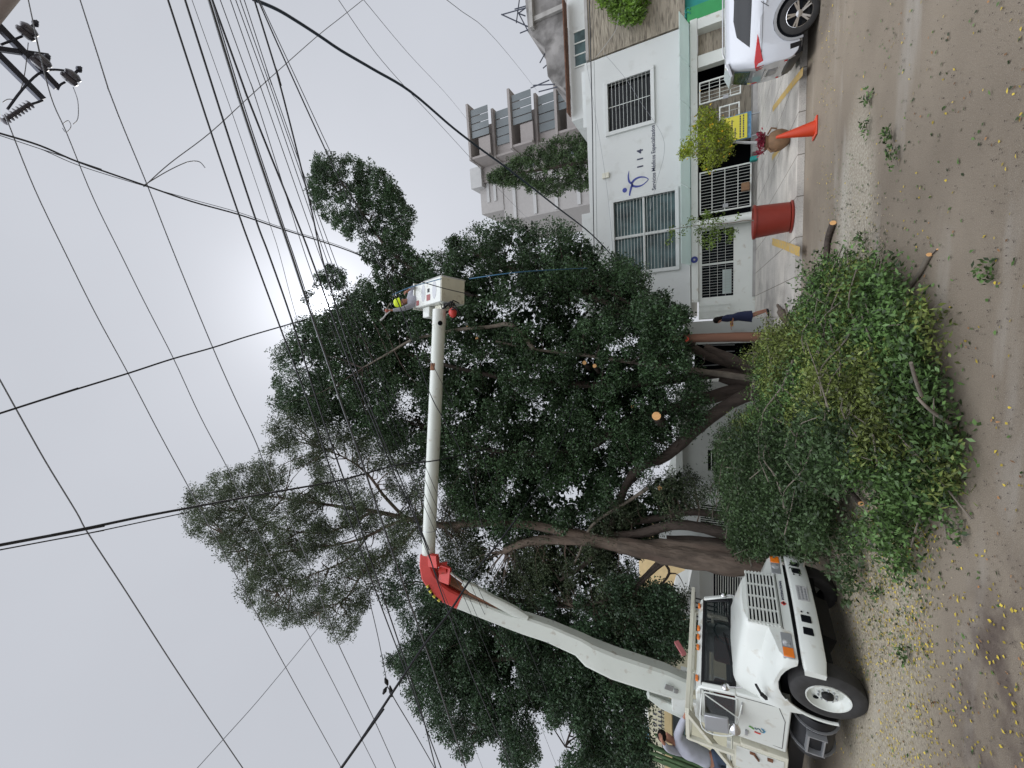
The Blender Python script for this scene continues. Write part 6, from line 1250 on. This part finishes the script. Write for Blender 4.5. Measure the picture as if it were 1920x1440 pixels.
# woman on the pavement, facing left
wpos = Gp(1442, 590); wo_ = thing('person', 'woman in a navy dress with dark hair standing on the pavement, holding something yellow', 'person', tuple(wpos), math.radians(180+8)); I4 = Matrix.Identity(4)
J = {'pel': (V3((-.02, 0, .92)), .12), 'wai': (V3((.0, 0, 1.05)), .105), 'che': (V3((.03, 0, 1.25)), .12), 'nek': (V3((.06, 0, 1.42)), .045), 'jaw': (V3((.10, 0, 1.50)), .062), 'hea': (V3((.10, 0, 1.58)), .088), 'crn': (V3((.09, 0, 1.63)), .06), 'nos': (V3((.195, 0, 1.535)), .012)}
E = [['pel', 'wai', 'che', 'nek', 'jaw', 'hea', 'crn'], ['jaw', 'nos']]
for s, t_ in ((1, 'L'), (-1, 'R')):
    J['sh'+t_] = (V3((.03, s*.15, 1.34)), .05); J['el'+t_] = (V3((.08, s*.20, 1.08)), .036); J['wr'+t_] = (V3((.30, s*.07, 1.13)), .024)
    J['hi'+t_] = (V3((-.02, s*.08, .86)), .085); kx = .02 if s > 0 else -.06; J['kn'+t_] = (V3((kx, s*.08, .48)), .052); J['ca'+t_] = (V3((kx-.06, s*.08, .34)), .048); J['an'+t_] = (V3((kx-.13, s*.07, .09)), .030); J['to'+t_] = (V3((kx-.0, s*.08, .03)), .028)
    E += [['che', 'sh'+t_, 'el'+t_, 'wr'+t_], ['pel', 'hi'+t_, 'kn'+t_, 'ca'+t_, 'an'+t_, 'to'+t_]]; hand(J, E, J['wr'+t_][0], V3((.9, -s*.3, .1)), V3((0, 0, 1)), t_, 'wr'+t_)
skinbody('body', J, E, SKIN, wo_, I4)
drs = MB(); prof = [(.06, .075, .06, 1.44), (.04, .17, .10, 1.37), (.03, .185, .13, 1.26), (.02, .155, .125, 1.08), (-.01, .175, .15, .92), (.0, .20, .18, .72), (.02, .22, .20, .50)]
drs.loft([[V3((cx+b*math.cos(t), a*math.sin(t), z+.012*math.sin(3*t))) for t in np.linspace(0, 2*math.pi, 25)[:-1]] for cx, a, b, z in prof], caps=False)
for s in (1, -1): drs.tube([V3((.03, s*.13, 1.35)), V3((.05, s*.19, 1.22)), V3((.075, s*.20, 1.10))], [.07, .06, .052], 12)
put('dress', drs, NAVY, wo_, ang=60)
hr_ = MB().sphere((.075, 0, 1.60), .115, 16, sq=(1.0, .95, 1.02)); hr_.loft([[V3((cx+a*math.cos(t), b*math.sin(t), z)) for t in np.linspace(0, 2*math.pi, 17)[:-1]] for cx, a, b, z in ((.04, .09, .10, 1.60), (.03, .085, .10, 1.50), (.0, .07, .09, 1.42), (-.02, .04, .05, 1.36))]); put('hair', hr_, HAIR, wo_, ang=60)
for s in (1, -1): put('shoe', MB().loft([[V3((x, s*.075+a*math.cos(t), z+b*math.sin(t))) for t in np.linspace(0, 2*math.pi, 13)[:-1]] for x, a, b, z in ((-.16+(.02 if s > 0 else -.06), .03, .04, .05), (-.1+(.02 if s > 0 else -.06), .037, .045, .045), (.0+(.02 if s > 0 else -.06), .04, .025, .028), (.06+(.02 if s > 0 else -.06), .022, .016, .02))]), BLACK, wo_)
fp = W(1372, 607, wpos[1]); fl = thing('yellow_package', 'small yellow package with a dark middle held by the woman in navy', 'package', tuple(fp)); fm = MB()
fm.box(-.09, .09, -.05, .05, -.05, .05, YELW if False else mat('package_yellow', (.75, .42, .02), .6)); fm.lathe([(.045, 0), (.045, .012)], (0, -.051, 0), (0, -1, 0), 12, BLACK); put('package', fm, None, fl, smooth=False, bevel=.012)

# man in the bucket
def S3(X, Y, z): return wp3(X, Y, z)
SB = lambda X, Y, z: wp3(X, Y, z+.75)
hb = SB(750, 568, 10.55); mn = thing('person', 'worker with a yellow helmet in the raised bucket, reaching out with a pruning saw', 'person', tuple(SB(800, 560, 10.8))); Mi = inv(mn)
J = {'pel': (SB(812, 552, 10.85), .13), 'wai': (SB(800, 554, 10.8), .13), 'che': (SB(778, 560, 10.72), .13), 'nek': (SB(762, 565, 10.65), .055), 'jaw': (SB(756, 567, 10.58), .07), 'hea': (SB(750, 567, 10.6), .095), 'nos': (SB(755, 571, 10.48), .013)}
E = [['pel', 'wai', 'che', 'nek', 'jaw', 'hea'], ['jaw', 'nos']]
J['shA'] = (SB(769, 574, 10.6), .065); J['elA'] = (SB(752, 580, 10.35), .045); J['wrA'] = (SB(731, 582, 10.25), .028); E.append(['che', 'shA', 'elA', 'wrA'])
J['shB'] = (SB(773, 546, 10.8), .06); J['elB'] = (SB(775, 538, 10.55), .045); J['wrB'] = (SB(765, 545, 10.4), .028); E.append(['che', 'shB', 'elB', 'wrB'])
hand(J, E, J['wrA'][0], SB(722, 583, 10.25)-J['wrA'][0], V3((0, -1, 0)), 'A', 'wrA', 1.0, .8); hand(J, E, J['wrB'][0], SB(756, 550, 10.35)-J['wrB'][0], V3((0, -1, .2)), 'B', 'wrB', 1.0, .6)
for s in (1, -1): J['hi%d' % s] = (SB(820, 552+s*6, 10.9), .09); J['kn%d' % s] = (SB(845, 550+s*6, 11.15), .07); J['an%d' % s] = (SB(868, 549+s*6, 11.4), .05); E.append(['pel', 'hi%d' % s, 'kn%d' % s, 'an%d' % s])
skinbody('body', J, E, SKIN, mn, Mi)
J2 = {k: (v[0], r) for k, v, r in (('pel', J['pel'], .175), ('wai', J['wai'], .175), ('che', J['che'], .20), ('nek', J['nek'], .085), ('shA', J['shA'], .10), ('elA', J['elA'], .062), ('shB', J['shB'], .10), ('elB', J['elB'], .06))}
J2['cuA'] = (J['wrA'][0].lerp(J['elA'][0], .2), .045); J2['cuB'] = (J['wrB'][0].lerp(J['elB'][0], .2), .045)
skinbody('shirt', J2, [['pel', 'wai', 'che', 'nek'], ['che', 'shA', 'elA', 'cuA'], ['che', 'shB', 'elB', 'cuB']], SHIRT, mn, Mi, 1)
hu = (J['hea'][0]-J['nek'][0]).normalized(); hc = J['hea'][0]+hu*.03
put('helmet', MB().lathe([(.15, -.03), (.128, -.02), (.128, .03), (.115, .09), (.08, .135), (.0, .15)], hc, hu, 24, caps=False), HIVIS, mn, Mi)
put('glove', MB().sphere(J['wrA'][0]+(SB(722, 583, 10.25)-J['wrA'][0])*.6, .062, 12, sq=(1, 1, .9)), GLOVE, mn, Mi)
sw = thing('pruning_saw', 'curved pale pruning saw held up by the man in the bucket', 'saw', tuple(S3(724, 584, 10.98))); Mi = inv(sw)
put('blade', MB().tube(smoothpath([S3(724, 586, 10.98), S3(722, 592, 10.98), S3(718, 597, 10.98), S3(713, 601, 10.98)], 3), [.018]*4+[.024]*4+[.03, .022], 8), TOWERL, sw, Mi); put('handle', MB().tube([S3(722, 588, 10.98), S3(726, 578, 10.95), S3(732, 567, 10.85)], [.014, .014, .01], 8), LIMB, sw, Mi); put('guard', MB().tube(smoothpath([S3(722, 592, 10.98), S3(727, 587, 10.93), S3(732, 583, 10.93)], 3), .014, 6), TOWERL, sw, Mi)

# man standing behind the cab
mn = thing('person', 'man in a grey shirt and jeans standing on the truck body with one arm raised', 'person', tuple(S3(1340, 1425, 8.7))); Mi = inv(mn)
J = {'pel': (S3(1332, 1425, 8.7), .12), 'wai': (S3(1316, 1418, 8.72), .15), 'che': (S3(1284, 1399, 8.75), .175), 'nek': (S3(1261, 1388, 8.8), .06), 'jaw': (S3(1253, 1385, 8.78), .075), 'hea': (S3(1244, 1381, 8.8), .10), 'nos': (S3(1250, 1373, 8.72), .014)}
E = [['pel', 'wai', 'che', 'nek', 'jaw', 'hea'], ['jaw', 'nos']]
J['shA'] = (S3(1270, 1380, 8.7), .07); J['elA'] = (S3(1278, 1358, 8.6), .052); J['wrA'] = (S3(1284, 1343, 8.5), .032); J['shB'] = (S3(1276, 1410, 8.85), .07); J['elB'] = (S3(1252, 1404, 8.65), .05); J['wrB'] = (S3(1242, 1390, 8.6), .032)
E += [['che', 'shA', 'elA', 'wrA'], ['che', 'shB', 'elB', 'wrB']]; hand(J, E, J['wrA'][0], S3(1287, 1332, 8.45)-J['wrA'][0], V3((0, 0, 1)), 'A', 'wrA'); hand(J, E, J['wrB'][0], S3(1238, 1380, 8.6)-J['wrB'][0], V3((0, -1, 0)), 'B', 'wrB')
for s in (1, -1): J['hi%d' % s] = (S3(1345, 1427+s*8, 8.7+s*.08), .085); J['kn%d' % s] = (S3(1385, 1434+s*7, 8.6+s*.1), .085); J['an%d' % s] = (S3(1420, 1436+s*7, 8.6+s*.1), .05); J['to%d' % s] = (S3(1424, 1428+s*7, 8.5+s*.1), .045); E.append(['pel', 'hi%d' % s, 'kn%d' % s, 'an%d' % s, 'to%d' % s])
skinbody('body', J, E, SKIN, mn, Mi)
J2 = {k: (J[k][0], r) for k, r in (('wai', .185), ('pel', .19), ('che', .205), ('nek', .08), ('shA', .095), ('elA', .075), ('shB', .095), ('elB', .075))}; J2['cuA'] = (J['wrA'][0].lerp(J['elA'][0], .1), .048); J2['cuB'] = (J['wrB'][0].lerp(J['elB'][0], .25), .052)
J2 = {**{'pe2': (J['pel'][0], .215)}, **{k: v for k, v in J2.items() if k != 'pel'}}
skinbody('shirt', J2, [['pe2', 'wai', 'che', 'nek'], ['che', 'shA', 'elA', 'cuA'], ['che', 'shB', 'elB', 'cuB']], SHIRT, mn, Mi, 2)
J3 = {'pel': (J['pel'][0], .185)}; E3 = []
for s in (1, -1):
    for a, r in (('hi', .13), ('kn', .10), ('an', .075)): J3['%s%d' % (a, s)] = (J['%s%d' % (a, s)][0], r)
    E3.append(['pel', 'hi%d' % s, 'kn%d' % s, 'an%d' % s])
skinbody('jeans', J3, E3, JEANS, mn, Mi, 2)
hu = (J['hea'][0]-J['nek'][0]).normalized(); put('hair', MB().lathe([(.112, -.02), (.115, .03), (.09, .08), (.0, .115)], J['hea'][0]+Vector(tuple(Fh))*.0+hu*.02, hu, 18, caps=False), HAIR, mn, Mi)
